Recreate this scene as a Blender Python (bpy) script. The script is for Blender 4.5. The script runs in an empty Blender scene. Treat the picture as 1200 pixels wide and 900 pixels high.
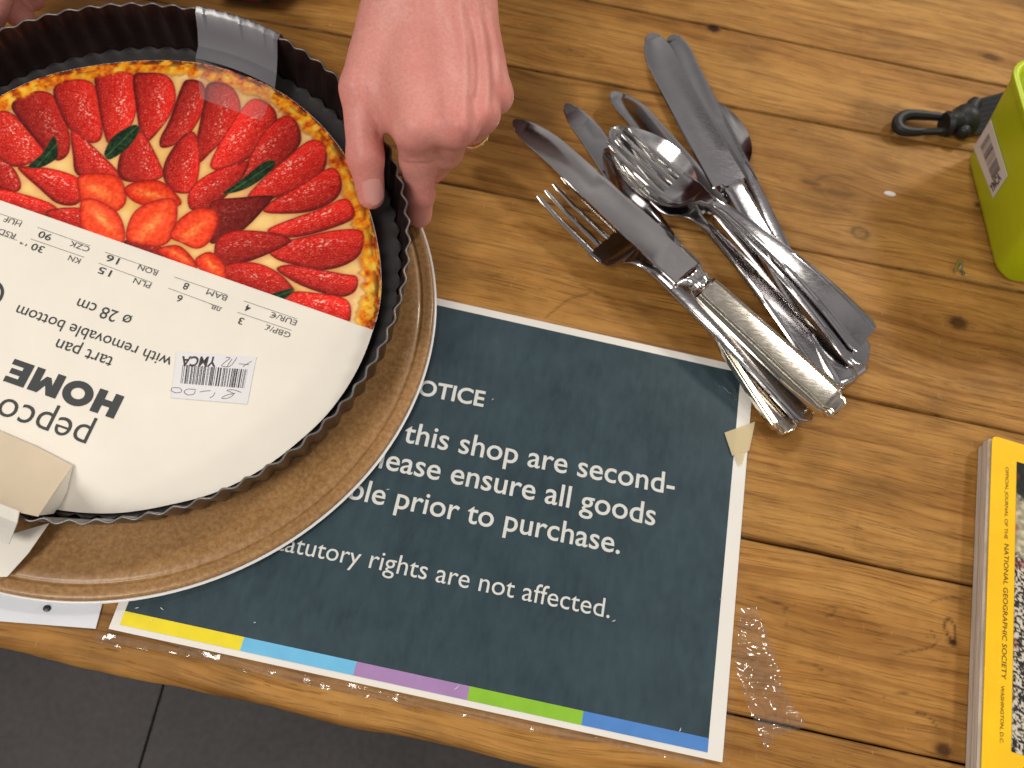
import bpy, bmesh, math, random
import numpy as np
from mathutils import Vector, Matrix
random.seed(7)
RNG = np.random.default_rng(11)
S = bpy.context.scene
COL = S.collection

# ------------------------------------------------------------------ camera
CAM_LOC = (0.15652, -0.001336, 0.395578)
CAM_ROT = (0.393275, -0.094556, 0.197689)
FPX = 900.0                                  # focal length in photo pixels (1200 wide)
cd = bpy.data.cameras.new('camera')
cam = bpy.data.objects.new('camera', cd)
COL.objects.link(cam)
cam.location = CAM_LOC
cam.rotation_euler = CAM_ROT
cd.sensor_width = 36.0
cd.lens = 36.0 * FPX / 1200.0
cd.clip_start = 0.01
cd.clip_end = 60.0
cd.dof.use_dof = True
cd.dof.focus_distance = 0.375
cd.dof.aperture_fstop = 9.0
S.camera = cam

# ------------------------------------------------------------------ room light
W = bpy.data.worlds.new('World')
S.world = W
W.use_nodes = True
wb = W.node_tree.nodes['Background']
# soft patches of a dim indoor room all round, for the steel to mirror
_tc = W.node_tree.nodes.new('ShaderNodeTexCoord')
_nz = W.node_tree.nodes.new('ShaderNodeTexNoise')
_nz.inputs['Scale'].default_value = 2.6
_nz.inputs['Detail'].default_value = 2
_rp = W.node_tree.nodes.new('ShaderNodeValToRGB')
_rp.color_ramp.elements[0].position = .38
_rp.color_ramp.elements[0].color = (.42, .38, .38, 1)
_rp.color_ramp.elements[1].position = .66
_rp.color_ramp.elements[1].color = (1.75, 1.66, 1.62, 1)
W.node_tree.links.new(_tc.outputs['Generated'], _nz.inputs['Vector'])
W.node_tree.links.new(_nz.outputs['Fac'], _rp.inputs['Fac'])
W.node_tree.links.new(_rp.outputs['Color'], wb.inputs['Color'])
wb.inputs['Strength'].default_value = 0.31

def lamp(name, loc, target, power, size, size_y=None, col=(1, 0.93, 0.82)):
    ld = bpy.data.lights.new(name, 'AREA')
    ld.energy = power
    ld.color = col
    ld.size = size
    if size_y:
        ld.shape = 'RECTANGLE'
        ld.size_y = size_y
    lo = bpy.data.objects.new(name, ld)
    COL.objects.link(lo)
    lo.location = loc
    d = Vector(target) - Vector(loc)
    lo.rotation_euler = d.to_track_quat('-Z', 'Y').to_euler()
    return lo

LC = (1, .955, .88)
lamp('ceiling_or_fill_lamp', (1.55, 1.85, 2.0), (.15, .2, 0), 28, .32, col=LC)
lamp('ceiling_or_fill_lamp', (2.4, -.2, 1.75), (.15, .2, 0), 10, .4, col=LC)
lamp('ceiling_or_fill_lamp', (-.25, 1.95, 1.9), (.15, .2, 0), 14, .26, col=LC)
lamp('ceiling_or_fill_lamp', (-.7, -.9, 1.9), (.15, .2, 0), 27, .8, col=LC)  # broad fill added at front left to brighten shaded sides, no ceiling fitting

S.view_settings.view_transform = 'Standard'
S.view_settings.look = 'None'
S.view_settings.exposure = 0.0
S.view_settings.gamma = 1.0
S.view_settings.use_curve_mapping = False

# ------------------------------------------------------------------ helpers
_R = np.array(cam.rotation_euler.to_matrix())
_C = np.array(CAM_LOC)

def at(u, v, z=0.0):
    """world point at height z seen at photo pixel (u, v) of the 1200x900 photograph"""
    d = _R @ np.array([(u - 600) / FPX, -(v - 450) / FPX, -1.0])
    return Vector(_C + d * ((z - _C[2]) / d[2]))

def lin(r, g, b):
    f = lambda c: (c / 12.92 if c <= .04045 else ((c + .055) / 1.055) ** 2.4)
    return (f(r / 255), f(g / 255), f(b / 255), 1)

def lin_np(a):
    a = np.clip(np.asarray(a, float) / 255.0, 0, 1)
    return np.where(a <= .04045, a / 12.92, ((a + .055) / 1.055) ** 2.4)

class Mat:
    def __init__(s, name):
        s.m = bpy.data.materials.new(name)
        s.m.use_nodes = True
        s.nt = s.m.node_tree
        s.b = s.nt.nodes['Principled BSDF']
    def n(s, t, **kw):
        nd = s.nt.nodes.new(t)
        for k, v in kw.items():
            setattr(nd, k, v)
        return nd
    def l(s, a, b):
        s.nt.links.new(a, b)
    def set(s, **kw):
        for k, v in kw.items():
            s.b.inputs[k.replace('_', ' ')].default_value = v
        return s
    def noise(s, scale, detail=4, rough=.55, vec=None, stretch=None):
        nz = s.n('ShaderNodeTexNoise')
        nz.inputs['Scale'].default_value = scale
        nz.inputs['Detail'].default_value = detail
        nz.inputs['Roughness'].default_value = rough
        if vec is None:
            vec = s.n('ShaderNodeTexCoord').outputs['Object']
        if stretch:
            mp = s.n('ShaderNodeMapping')
            mp.inputs['Scale'].default_value = stretch
            s.l(vec, mp.inputs['Vector'])
            vec = mp.outputs['Vector']
        s.l(vec, nz.inputs['Vector'])
        return nz.outputs['Fac']
    def ramp(s, fac, stops):
        r = s.n('ShaderNodeValToRGB')
        e = r.color_ramp.elements
        while len(e) < len(stops):
            e.new(.5)
        for el, (p, c) in zip(e, stops):
            el.position = p
            el.color = c if len(c) == 4 else (*c, 1)
        s.l(fac, r.inputs['Fac'])
        return r.outputs['Color']
    def mix(s, fac, a, b, mode='MIX'):
        m = s.n('ShaderNodeMix', data_type='RGBA', blend_type=mode)
        for i, v in ((0, fac), (6, a), (7, b)):
            if hasattr(v, 'is_linked'):
                s.l(v, m.inputs[i])
            else:
                m.inputs[i].default_value = v
        return m.outputs[2]
    def math(s, op, a, b=0.0):
        m = s.n('ShaderNodeMath', operation=op)
        for i, v in ((0, a), (1, b)):
            if hasattr(v, 'is_linked'):
                s.l(v, m.inputs[i])
            else:
                m.inputs[i].default_value = v
        return m.outputs[0]
    def bump(s, h, strength, dist):
        bp = s.n('ShaderNodeBump')
        bp.inputs['Strength'].default_value = strength
        bp.inputs['Distance'].default_value = dist
        s.l(h, bp.inputs['Height'])
        s.l(bp.outputs['Normal'], s.b.inputs['Normal'])
    def color(s, sock):
        s.l(sock, s.b.inputs['Base Color'])

def plain(name, col, rough=.5, metal=0.0, vary=.08, nscale=60, bump=0.0, bscale=400, coat=0.0, spec=.5):
    M = Mat(name)
    M.set(Roughness=rough, Metallic=metal)
    M.b.inputs['Specular IOR Level'].default_value = spec
    M.b.inputs['Coat Weight'].default_value = coat
    f = M.noise(nscale, 5)
    c0 = tuple(c * (1 - vary) for c in col[:3]) + (1,)
    c1 = tuple(min(1, c * (1 + vary)) for c in col[:3]) + (1,)
    M.color(M.ramp(f, [(.3, c0), (.7, c1)]))
    if bump:
        M.bump(M.noise(bscale, 3), .5, bump)
    return M.m

class MB:
    """collects geometry, built as one mesh object"""
    def __init__(s):
        s.v, s.f, s.mi = [], [], []
    def add(s, vs, fs, mi=0):
        o = len(s.v)
        s.v += [tuple(v) for v in vs]
        s.f += [tuple(i + o for i in f) for f in fs]
        s.mi += [mi] * len(fs)
        return s
    def build(s, name, mats, parent=None, smooth=True, sharp=35):
        me = bpy.data.meshes.new(name)
        me.from_pydata(s.v, [], s.f)
        if not isinstance(mats, (list, tuple)):
            mats = [mats]
        for m in mats:
            me.materials.append(m)
        me.polygons.foreach_set('material_index', s.mi)
        me.polygons.foreach_set('use_smooth', [smooth] * len(me.polygons))
        me.update()
        if smooth and sharp:
            try:
                me.set_sharp_from_angle(angle=math.radians(sharp))
            except Exception:
                pass
        ob = bpy.data.objects.new(name, me)
        COL.objects.link(ob)
        if parent:
            ob.parent = parent
        return ob

def recalc(ob):
    bm = bmesh.new()
    bm.from_mesh(ob.data)
    bmesh.ops.recalc_face_normals(bm, faces=bm.faces)
    bm.to_mesh(ob.data)
    bm.free()
    return ob

def tag(o, label, cat, group=None, kind=None):
    if label:
        o['label'] = label
    if cat:
        o['category'] = cat
    if group:
        o['group'] = group
    if kind:
        o['kind'] = kind
    return o

def thing(name, loc, label, cat, group=None):
    o = bpy.data.objects.new(name, None)
    o.empty_display_size = .02
    COL.objects.link(o)
    tag(o, label, cat, group)
    return o                                  # stays at the world origin: its parts carry world coordinates

def loft(mb, loops, cap=True, mi=0, closed=False):
    n = len(loops[0])
    vs = [p for L in loops for p in L]
    fs = []
    m = len(loops)
    for i in range(m if closed else m - 1):
        a, b = i * n, ((i + 1) % m) * n
        for j in range(n):
            k = (j + 1) % n
            fs.append((a + j, a + k, b + k, b + j))
    if cap and not closed:
        fs.append(tuple(range(n - 1, -1, -1)))
        fs.append(tuple(range((m - 1) * n, m * n)))
    mb.add(vs, fs, mi)
    return mb

def tube(mb, pts, r, n=8, closed=False, mi=0):
    pts = [Vector(p) for p in pts]
    m = len(pts)
    rs = r if isinstance(r, (list, tuple)) else [r] * m
    loops = []
    for i, p in enumerate(pts):
        a = pts[(i - 1) % m] if (closed or i > 0) else p
        b = pts[(i + 1) % m] if (closed or i < m - 1) else p
        t = (b - a).normalized()
        up = Vector((0, 0, 1)) if abs(t.z) < .9 else Vector((1, 0, 0))
        x = t.cross(up).normalized()
        y = x.cross(t).normalized()
        loops.append([p + (x * math.cos(2 * math.pi * k / n) + y * math.sin(2 * math.pi * k / n)) * rs[i] for k in range(n)])
    return loft(mb, loops, True, mi, closed)

def prism(mb, poly, z0, z1, mi=0, bev=0.0):
    """poly: list of (x, y) counter-clockwise; optional small top bevel"""
    n = len(poly)
    P = [Vector((p[0], p[1], 0)) for p in poly]
    if bev:
        c = sum(P, Vector()) / n
        ins = [p + (c - p).normalized() * bev for p in P]
        loops = [[(p.x, p.y, z0) for p in P], [(p.x, p.y, z1 - bev) for p in P], [(p.x, p.y, z1) for p in ins]]
    else:
        loops = [[(p.x, p.y, z0) for p in P], [(p.x, p.y, z1) for p in P]]
    return loft(mb, loops, True, mi)

def catmull(pts, per=6, closed=True):
    pts = [np.array(p, float) for p in pts]
    n = len(pts)
    out = []
    for i in range(n if closed else n - 1):
        g = lambda k: pts[(i + k) % n] if closed else pts[min(max(i + k, 0), n - 1)]
        a, b, c, d = g(-1), g(0), g(1), g(2)
        for t in np.arange(per) / per:
            out.append(.5 * (2 * b + (c - a) * t + (2 * a - 5 * b + 4 * c - d) * t * t + (3 * b - a - 3 * c + d) * t ** 3))
    if not closed:
        out.append(pts[-1])
    return out

_tcache = {}
def text_geo(s, bold=0.0):
    key = (s, bold)
    if key in _tcache:
        return _tcache[key]
    cu = bpy.data.curves.new('t', 'FONT')
    cu.body = s
    cu.size = 1.0
    cu.offset = bold
    cu.resolution_u = 4
    cu.fill_mode = 'FRONT'
    ob = bpy.data.objects.new('t', cu)
    COL.objects.link(ob)
    dg = bpy.context.evaluated_depsgraph_get()
    me = bpy.data.meshes.new_from_object(ob.evaluated_get(dg))
    v = np.array([x.co[:] for x in me.vertices]).reshape(-1, 3)
    f = [tuple(p.vertices) for p in me.polygons]
    bpy.data.objects.remove(ob)
    bpy.data.curves.remove(cu)
    bpy.data.meshes.remove(me)
    _tcache[key] = (v, f)
    return v, f

def text_on(mb, s, p0, p1, z, mi=0, bold=0.0, vscale=1.0, height=None, zdir=None):
    """lay text flat at height z with its baseline from p0 to p1 (world points)"""
    v, f = text_geo(s, bold)
    x0, x1 = v[:, 0].min(), v[:, 0].max()
    p0, p1 = Vector(p0), Vector(p1)
    ex = p1 - p0
    ex.z = 0
    k = ex.length / (x1 - x0)
    ex.normalize()
    ey = Vector((-ex.y, ex.x, 0))
    ky = k * vscale
    if height:
        ky = height / .69
    mb.add([(p0.x + ex.x * (a - x0) * k + ey.x * b * ky, p0.y + ex.y * (a - x0) * k + ey.y * b * ky, z) for a, b, _ in v], f, mi)

def vnoise(x, y, seed=0):
    g = np.random.default_rng(seed).random((256, 256))
    xi, yi = np.floor(x).astype(int), np.floor(y).astype(int)
    fx, fy = x - xi, y - yi
    fx, fy = fx * fx * (3 - 2 * fx), fy * fy * (3 - 2 * fy)
    a = g[xi % 256, yi % 256]; b = g[(xi + 1) % 256, yi % 256]
    c = g[xi % 256, (yi + 1) % 256]; d = g[(xi + 1) % 256, (yi + 1) % 256]
    return (a * (1 - fx) + b * fx) * (1 - fy) + (c * (1 - fx) + d * fx) * fy

def fbm(x, y, seed=0, oct=4):
    s = np.zeros_like(x); amp = .5
    for i in range(oct):
        s += amp * vnoise(x * 2 ** i, y * 2 ** i, seed + i)
        amp *= .5
    return s / (1 - .5 ** oct)

def attr(me, name, typ, data):
    a = me.attributes.new(name, typ, 'POINT')
    a.data.foreach_set('color' if 'COLOR' in typ else 'value', np.ascontiguousarray(data, dtype=np.float32).ravel())

def grid_mesh(name, X, Y, Z, mask=None):
    """fast regular grid mesh; mask keeps quads"""
    ny, nx = X.shape
    idx = np.arange(nx * ny).reshape(ny, nx)
    q = np.stack([idx[:-1, :-1], idx[:-1, 1:], idx[1:, 1:], idx[1:, :-1]], -1)
    q = q.reshape(-1, 4) if mask is None else q[mask]
    co = np.stack([X, Y, Z], -1).reshape(-1, 3)
    return co, q

def mesh_np(name, co, quads):
    me = bpy.data.meshes.new(name)
    me.vertices.add(len(co))
    me.vertices.foreach_set('co', np.ascontiguousarray(co, dtype=np.float32).ravel())
    me.loops.add(quads.size)
    me.loops.foreach_set('vertex_index', np.ascontiguousarray(quads, dtype=np.int32).ravel())
    me.polygons.add(len(quads))
    k = quads.shape[1]
    me.polygons.foreach_set('loop_start', np.arange(len(quads), dtype=np.int32) * k)
    me.polygons.foreach_set('use_smooth', np.ones(len(quads), bool))
    me.update(calc_edges=True)
    me.validate()
    return me

def obj_me(name, me, mat, parent=None):
    me.materials.append(mat)
    ob = bpy.data.objects.new(name, me)
    COL.objects.link(ob)
    if parent:
        ob.parent = parent
    return ob

# ================================================================== SETTING: floor
fm = Mat('floor_vinyl')
fm.set(Roughness=.55)
f1 = fm.noise(9, 6)
f2 = fm.noise(160, 4)
fm.color(fm.mix(.35, fm.ramp(f1, [(.3, lin(36, 32, 32)), (.7, lin(64, 57, 56))]), fm.ramp(f2, [(.3, lin(34, 30, 30)), (.75, lin(84, 77, 75))])))
FZ = -.42
pj0, pj1 = at(188, 815, FZ), at(163, 900, FZ)
jd = (pj1 - pj0).normalized()
jn = Vector((-jd.y, jd.x, 0))
mb = MB()
for s_, w_ in ((-1, 1.5), (1, 1.5)):
    for a_, b_ in ((-1.6, 1.6),):
        P = [pj0 + jd * a_ + jn * s_ * .0012, pj0 + jd * b_ + jn * s_ * .0012, pj0 + jd * b_ + jn * s_ * w_, pj0 + jd * a_ + jn * s_ * w_]
        if s_ > 0:
            P = P[::-1]
        P = P if (P[1] - P[0]).cross(P[2] - P[1]).z > 0 else P[::-1]
        prism(mb, [(p.x, p.y) for p in P], FZ - .02, FZ)
fl = mb.build('floor', fm.m, sharp=20)
tag(fl, 'dark grey vinyl floor with a joint line below the table edge', 'floor', kind='structure')

# ================================================================== TABLE
wm = Mat('pine_wood')
geo = wm.n('ShaderNodeTexCoord').outputs['Object']
sx = wm.n('ShaderNodeSeparateXYZ')
wm.l(geo, sx.inputs[0])
apv = wm.n('ShaderNodeAttribute', attribute_name='grain').outputs['Fac']
adk = wm.n('ShaderNodeAttribute', attribute_name='mark').outputs['Fac']
apl = wm.n('ShaderNodeAttribute', attribute_name='plank').outputs['Fac']
def wcoord(kx, kv, off):
    cx = wm.n('ShaderNodeCombineXYZ')
    wm.l(wm.math('MULTIPLY', sx.outputs[0], kx), cx.inputs[0])
    wm.l(wm.math('ADD', wm.math('MULTIPLY', apv, kv), off), cx.inputs[1])
    wm.l(wm.math('MULTIPLY', apl, 13.7), cx.inputs[2])
    return cx.outputs[0]
fine = wm.noise(1, 5, .65, wcoord(28, 900, 0))
mid = wm.noise(1, 4, .55, wcoord(7, 160, 3))
broad = wm.noise(1, 3, .5, wcoord(5, 28, 9))
ringw = wm.noise(1, 2, .5, wcoord(1.6, 26, 21))
ring = wm.math('FRACT', wm.math('MULTIPLY', wm.math('ADD', wm.math('MULTIPLY', ringw, 1.0), wm.math('MULTIPLY', apv, 9.0)), 9.0))
base = wm.ramp(broad, [(.25, lin(150, 107, 54)), (.5, lin(173, 128, 68)), (.78, lin(189, 147, 85))])
ringc = wm.ramp(ring, [(0, (.80, .72, .60)), (.12, (1, 1, 1)), (.72, (1, .99, .97)), (1, (.76, .66, .52))])
c = wm.mix(.6, base, ringc, 'MULTIPLY')
c = wm.mix(.66, c, wm.ramp(mid, [(.33, (.62, .52, .40)), (.50, (1, .98, .95)), (.68, (1.10, 1.08, 1.04))]), 'MULTIPLY')
c = wm.mix(.8, c, wm.ramp(fine, [(.34, (.48, .39, .29)), (.48, (1, .98, .96)), (.66, (1.10, 1.08, 1.05))]), 'MULTIPLY')
pk = wm.ramp(apl, [(0, (.86, .83, .78)), (.5, (1, 1, 1)), (1, (1.0, .93, .85))])
c = wm.mix(.8, c, pk, 'MULTIPLY')
mott = wm.noise(1, 5, .62, wcoord(38, 75, 33))
c = wm.mix(.8, c, wm.ramp(mott, [(.32, (.78, .74, .68)), (.5, (1, 1, 1)), (.68, (1.12, 1.11, 1.08))]), 'MULTIPLY')
pores = wm.noise(1, 2, .5, wcoord(95, 1500, 5))
dense = wm.noise(1, 3, .5, wcoord(9, 60, 15))
c = wm.mix(wm.math('MULTIPLY', wm.ramp(pores, [(.63, (0, 0, 0)), (.70, (.75, .75, .75))]), wm.ramp(dense, [(.42, (0, 0, 0)), (.62, (1, 1, 1))])), c, lin(84, 52, 24))
cross = wm.noise(1, 3, .6, wcoord(420, 130, 8))
c = wm.mix(wm.ramp(cross, [(.66, (0, 0, 0)), (.76, (.22, .22, .22))]), c, lin(214, 176, 112))
c = wm.mix(adk, c, lin(48, 27, 13))
wm.color(c)
wm.b.inputs['Roughness'].default_value = .42
rr = wm.ramp(mid, [(.2, (.62, .62, .62)), (.8, (.44, .44, .44))])
wm.l(rr, wm.b.inputs['Roughness'])
wm.b.inputs['Specular IOR Level'].default_value = .16
hh = wm.math('ADD', wm.math('MULTIPLY', fine, .6), wm.math('MULTIPLY', wm.noise(1, 4, .6, wcoord(55, 260, 2)), .8))
wm.bump(hh, .5, .0006)

# gap lines between the planks: y = a + b x
GAPS = [(-.0185, .0), (.0222, .0005), (.1075, .009), (.2035, .008), (.2865, .043), (.3895, .0536), (.467, .030), (.565, .035), (.66, .03), (.76, .03), (.86, .03)]
KNOTS = []
def knot(u, v, rx, ry, dark, bulge=.004, ringy=False):
    p = at(u, v)
    KNOTS.append((p.x, p.y, rx, ry, dark, bulge, ringy))
knot(836, 33, .0045, .0036, .95)
knot(1123, 378, .0055, .0045, .75, .006)
knot(1008, 273, .0065, .0052, .62, .008, True)
knot(1106, 879, .004, .003, .8)
knot(1162, 67, .006, .003, .6)
knot(1146, 240, .002, .002, .7, .002)
knot(985, 226, .010, .003, .35, .010)
knot(950, 214, .006, .002, .5, .004)
knot(664, 60, .010, .004, .25, .007)
knot(430, 40, .008, .004, .3, .005)
knot(1117, 753, .0022, .0018, .9, .003)
knot(900, 505, .010, .0035, .35, .006)
CRACKS = [([(1117, 752), (1110, 743), (1107, 732), (1111, 725), (1117, 730), (1120, 742), (1118, 752)], .8, .0007), ([(640, 372), (665, 352), (690, 344)], .5, .0005), ([(985, 400), (995, 385), (1000, 380)], .4, .0005),
          ([(1055, 765), (1085, 760), (1097, 753), (1092, 740)], .6, .0005), ([(967, 712), (980, 712), (975, 720), (968, 722)], .5, .0006),
          ([(1073, 835), (1085, 838), (1102, 855)], .7, .0004), ([(890, 700), (908, 706), (922, 712)], .7, .0006),
          ([(936, 775), (952, 778), (963, 785)], .6, .0005), ([(1050, 812), (1066, 812)], .6, .0005),
          ([(918, 712), (922, 735), (923, 745)], .35, .0004), ([(1090, 705), (1115, 700), (1135, 700)], .5, .0006),
          ([(900, 405), (960, 425), (1040, 440), (1150, 452)], .35, .0006), ([(870, 470), (930, 500), (1000, 505), (1140, 560)], .3, .0006),
          ([(905, 18), (1000, 35), (1196, 83)], .45, .0007), ([(590, 30), (640, 40), (755, 62)], .25, .0006),
          ([(565, 60), (620, 52), (700, 58)], .2, .0007), ([(980, 240), (1010, 255), (1060, 262), (1120, 275)], .4, .0006),
          ([(955, 212), (975, 205), (1010, 210), (1100, 235)], .3, .0007), ([(960, 225), (985, 242), (1040, 250), (1130, 262)], .35, .0006),
          ([(900, 655), (1000, 665), (1110, 690)], .28, .0005), ([(1028, 560), (1060, 575), (1135, 580)], .3, .0005),
          ([(1000, 640), (1008, 600)], .2, .0004), ([(600, 300), (650, 320), (720, 352)], .35, .0007), ([(520, 320), (600, 345), (640, 352)], .3, .0006)]
CR = [([at(*q) for q in catmull(pl, 5, False)], d, w) for pl, d, w in CRACKS]

table = thing('wooden_table', (0, 0, 0), 'worn pine plank table with dark gaps that everything lies on', 'table')
cos, quads, A_g, A_m, A_p = [], [], [], [], []
off = 0
xs = np.concatenate([np.linspace(-.75, -.3, 30)[:-1], np.arange(-.3, .57, .0014), np.linspace(.575, 1.2, 40)])
for i in range(len(GAPS) - 1):
    (a0, b0), (a1, b1) = GAPS[i], GAPS[i + 1]
    w = (a1 - a0)
    nv = max(12, int(w / .0013))
    tv = np.linspace(0, 1, nv)
    g = .0006
    # bevelled edges and skirts: v offsets from the gap, z drop
    e = .0009
    tv2 = np.concatenate([[0, 0], tv * (1 - 2 * e / w) + e / w, [1, 1]])
    zz = np.concatenate([[-.014, -.0006], np.zeros(nv), [-.0006, -.014]])
    Xg, Tg = np.meshgrid(xs, tv2)
    wob = (fbm(Xg * 18 + i * 7, np.zeros_like(Xg), 50 + i) - .5) * .0016
    y0 = a0 + b0 * Xg + g
    y1 = a1 + b1 * Xg - g
    Yg = y0 * (1 - Tg) + y1 * Tg
    Yg = Yg + wob * (np.abs(Tg - .5) * 2) ** 6
    Zg = np.repeat(zz[:, None], len(xs), 1)
    if i == 0:      # rounded worn front edge of the table
        R = .0065
        th = np.linspace(math.pi * .95, math.pi / 2, 9)
        extra_y = []
        Yf = a0 + b0 * Xg + (fbm(Xg * 25, np.zeros_like(Xg), 90) - .5) * .0035
        Tn = Tg.copy()
        d = Tn * w
        Zg = np.where(d < R, -(R - np.sqrt(np.clip(R * R - (R - d) ** 2, 0, None))) * 1.0, 0) + np.where(Tg > .985, -.0009, 0)
        Zg[0, :] = -.035
        Zg[-1, :] = -.014
        Yg = Yf * (1 - Tg) + y1 * Tg
    else:
        Zg = Zg + (fbm(Xg * 30 + 5 * i, Yg * 60, 70 + i, 3) - .5) * .0003
    G = Yg.copy()
    Mk = np.zeros_like(G)
    for (kx, ky, rx, ry, dk, bu, rg) in KNOTS:
        dx, dy = Xg - kx, Yg - ky
        if np.abs(dy).min() > .05:
            continue
        G = G - dy / (np.abs(dy) + .0015) * bu * np.exp(-(dx / .022) ** 2) * np.exp(-np.abs(dy) / .012)
        rho = np.sqrt((dx / rx) ** 2 + (dy / ry) ** 2) * (1 + .25 * (vnoise(Xg * 500, Yg * 500, 5) - .5))
        k = dk * (1 / (1 + np.exp((rho - 1) * 7)))
        if rg:
            k = k * (.35 + .65 * np.exp(-((rho - .78) / .22) ** 2)) + dk * .3 * np.exp(-(rho / .25) ** 2)
        k = k + dk * .22 * np.exp(-((rho - 1) / .8) ** 2) * np.exp(-(np.abs(dy) / (ry * 1.6)) ** 2)
        Mk = np.maximum(Mk, k)
    for pts, dk, wd in CR:
        px = np.array([p.x for p in pts]); py = np.array([p.y for p in pts])
        if py.max() < Yg.min() - .01 or py.min() > Yg.max() + .01:
            continue
        c0 = np.searchsorted(xs, px.min() - .004); c1 = np.searchsorted(xs, px.max() + .004)
        if c1 - c0 < 2:
            continue
        D = np.full((Xg.shape[0], c1 - c0), 9.0)
        for q in range(len(px) - 1):
            ax, ay, bx_, by_ = px[q], py[q], px[q + 1], py[q + 1]
            vx, vy = bx_ - ax, by_ - ay
            t = np.clip(((Xg[:, c0:c1] - ax) * vx + (Yg[:, c0:c1] - ay) * vy) / (vx * vx + vy * vy + 1e-12), 0, 1)
            D = np.minimum(D, np.hypot(Xg[:, c0:c1] - ax - t * vx, Yg[:, c0:c1] - ay - t * vy))
        wv = wd * (.85 + .5 * vnoise(Xg[:, c0:c1] * 120, Yg[:, c0:c1] * 120, 31))
        Mk[:, c0:c1] = np.maximum(Mk[:, c0:c1], dk * np.exp(-(D / wv) ** 2))
    # grime collected along the plank edges, dents and stains
    ed = np.minimum(Tg, 1 - Tg) * w
    gr = np.exp(-ed / .0011) * .50 * (.4 + .9 * fbm(Xg * 60, Yg * 60, 12))
    Mk = np.maximum(Mk, gr if i else np.where(Tg > .5, gr, 0))
    spots = np.clip((vnoise(Xg * 420, Yg * 420, 3) - .955) * 16, 0, 1) * np.clip((fbm(Xg * 40, Yg * 40, 4) - .5) * 5, 0, 1)
    Mk = np.maximum(Mk, spots * .55)
    st = np.clip((fbm(Xg * 16 + 3, Yg * 26, 44) - .60) * 2.2, 0, .28)
    Mk = np.maximum(Mk, st)
    G = G + i * .37 + (fbm(Xg * 7, Yg * 22, 60 + i, 2) - .5) * .018
    co, q = grid_mesh('', Xg, Yg, Zg)
    cos.append(co); quads.append(q + off); off += len(co)
    A_g.append(G.ravel()); A_m.append(np.clip(Mk, 0, 1).ravel())
    A_p.append(np.full(G.size, (.35, .8, .15, .55, .3, .7, .45, .9, .2, .6)[i]))
me = mesh_np('tabletop', np.concatenate(cos), np.concatenate(quads))
attr(me, 'grain', 'FLOAT', np.concatenate(A_g))
attr(me, 'mark', 'FLOAT', np.concatenate(A_m))
attr(me, 'plank', 'FLOAT', np.concatenate(A_p))
obj_me('tabletop', me, wm.m, table)
mb = MB()
prism(mb, [(-.75, -.006), (1.2, -.006), (1.2, .88), (-.75, .88)], -.034, -.0138)
mb.build('underside_board', plain('dark_wood', lin(40, 25, 14), .8), table, sharp=20)

# ================================================================== NOTICE SHEET (laminated)
M_white = plain('white_paper', lin(232, 228, 220), .35, vary=.03, nscale=25, coat=.25)
pm = Mat('navy_print')
pm.set(Roughness=.38)
pm.b.inputs['Coat Weight'].default_value = .0
pm.b.inputs['Specular IOR Level'].default_value = .3
pm.b.inputs['Coat Roughness'].default_value = .28
n1 = pm.noise(22, 6, .65)
n2 = pm.noise(260, 4, .6, stretch=(1, .35, 1))
pm.color(pm.mix(.25, pm.ramp(n1, [(.3, lin(30, 49, 58)), (.72, lin(52, 73, 81))]), pm.ramp(n2, [(.3, lin(26, 44, 53)), (.8, lin(72, 94, 101))])))
pm.bump(pm.noise(300, 4), .3, .0002)
M_text = plain('print_white', lin(212, 212, 206), .4, vary=.03)

def film_mat(name, gloss, tint=(1, 1, 1, 1), rough=.08, bump=0.0, bscale=120, haze=0.0, hcol=(.8, .78, .72, 1)):
    M = Mat(name)
    nt = M.nt
    tr = M.n('ShaderNodeBsdfTransparent'); tr.inputs[0].default_value = tint
    gl = M.n('ShaderNodeBsdfGlossy'); gl.inputs['Roughness'].default_value = rough
    df = M.n('ShaderNodeBsdfDiffuse'); df.inputs[0].default_value = hcol
    mx = M.n('ShaderNodeMixShader'); mx.inputs[0].default_value = gloss
    mx2 = M.n('ShaderNodeMixShader'); mx2.inputs[0].default_value = haze
    M.l(tr.outputs[0], mx2.inputs[1]); M.l(df.outputs[0], mx2.inputs[2])
    M.l(mx2.outputs[0], mx.inputs[1]); M.l(gl.outputs[0], mx.inputs[2])
    if bump:
        bp = M.n('ShaderNodeBump'); bp.inputs['Strength'].default_value = .8; bp.inputs['Distance'].default_value = bump
        M.l(M.noise(bscale, 4), bp.inputs['Height']); M.l(bp.outputs['Normal'], gl.inputs['Normal'])
    M.l(mx.outputs[0], nt.nodes['Material Output'].inputs['Surface'])
    return M.m

notice = thing('notice_sheet', (0, 0, 0), 'laminated dark blue notice about second-hand goods with five colour bars along its foot', 'notice')
def quad(mb, pts, z, mi=0):
    mb.add([(p[0], p[1], z) for p in pts], [(0, 1, 2, 3)], mi)
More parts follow.
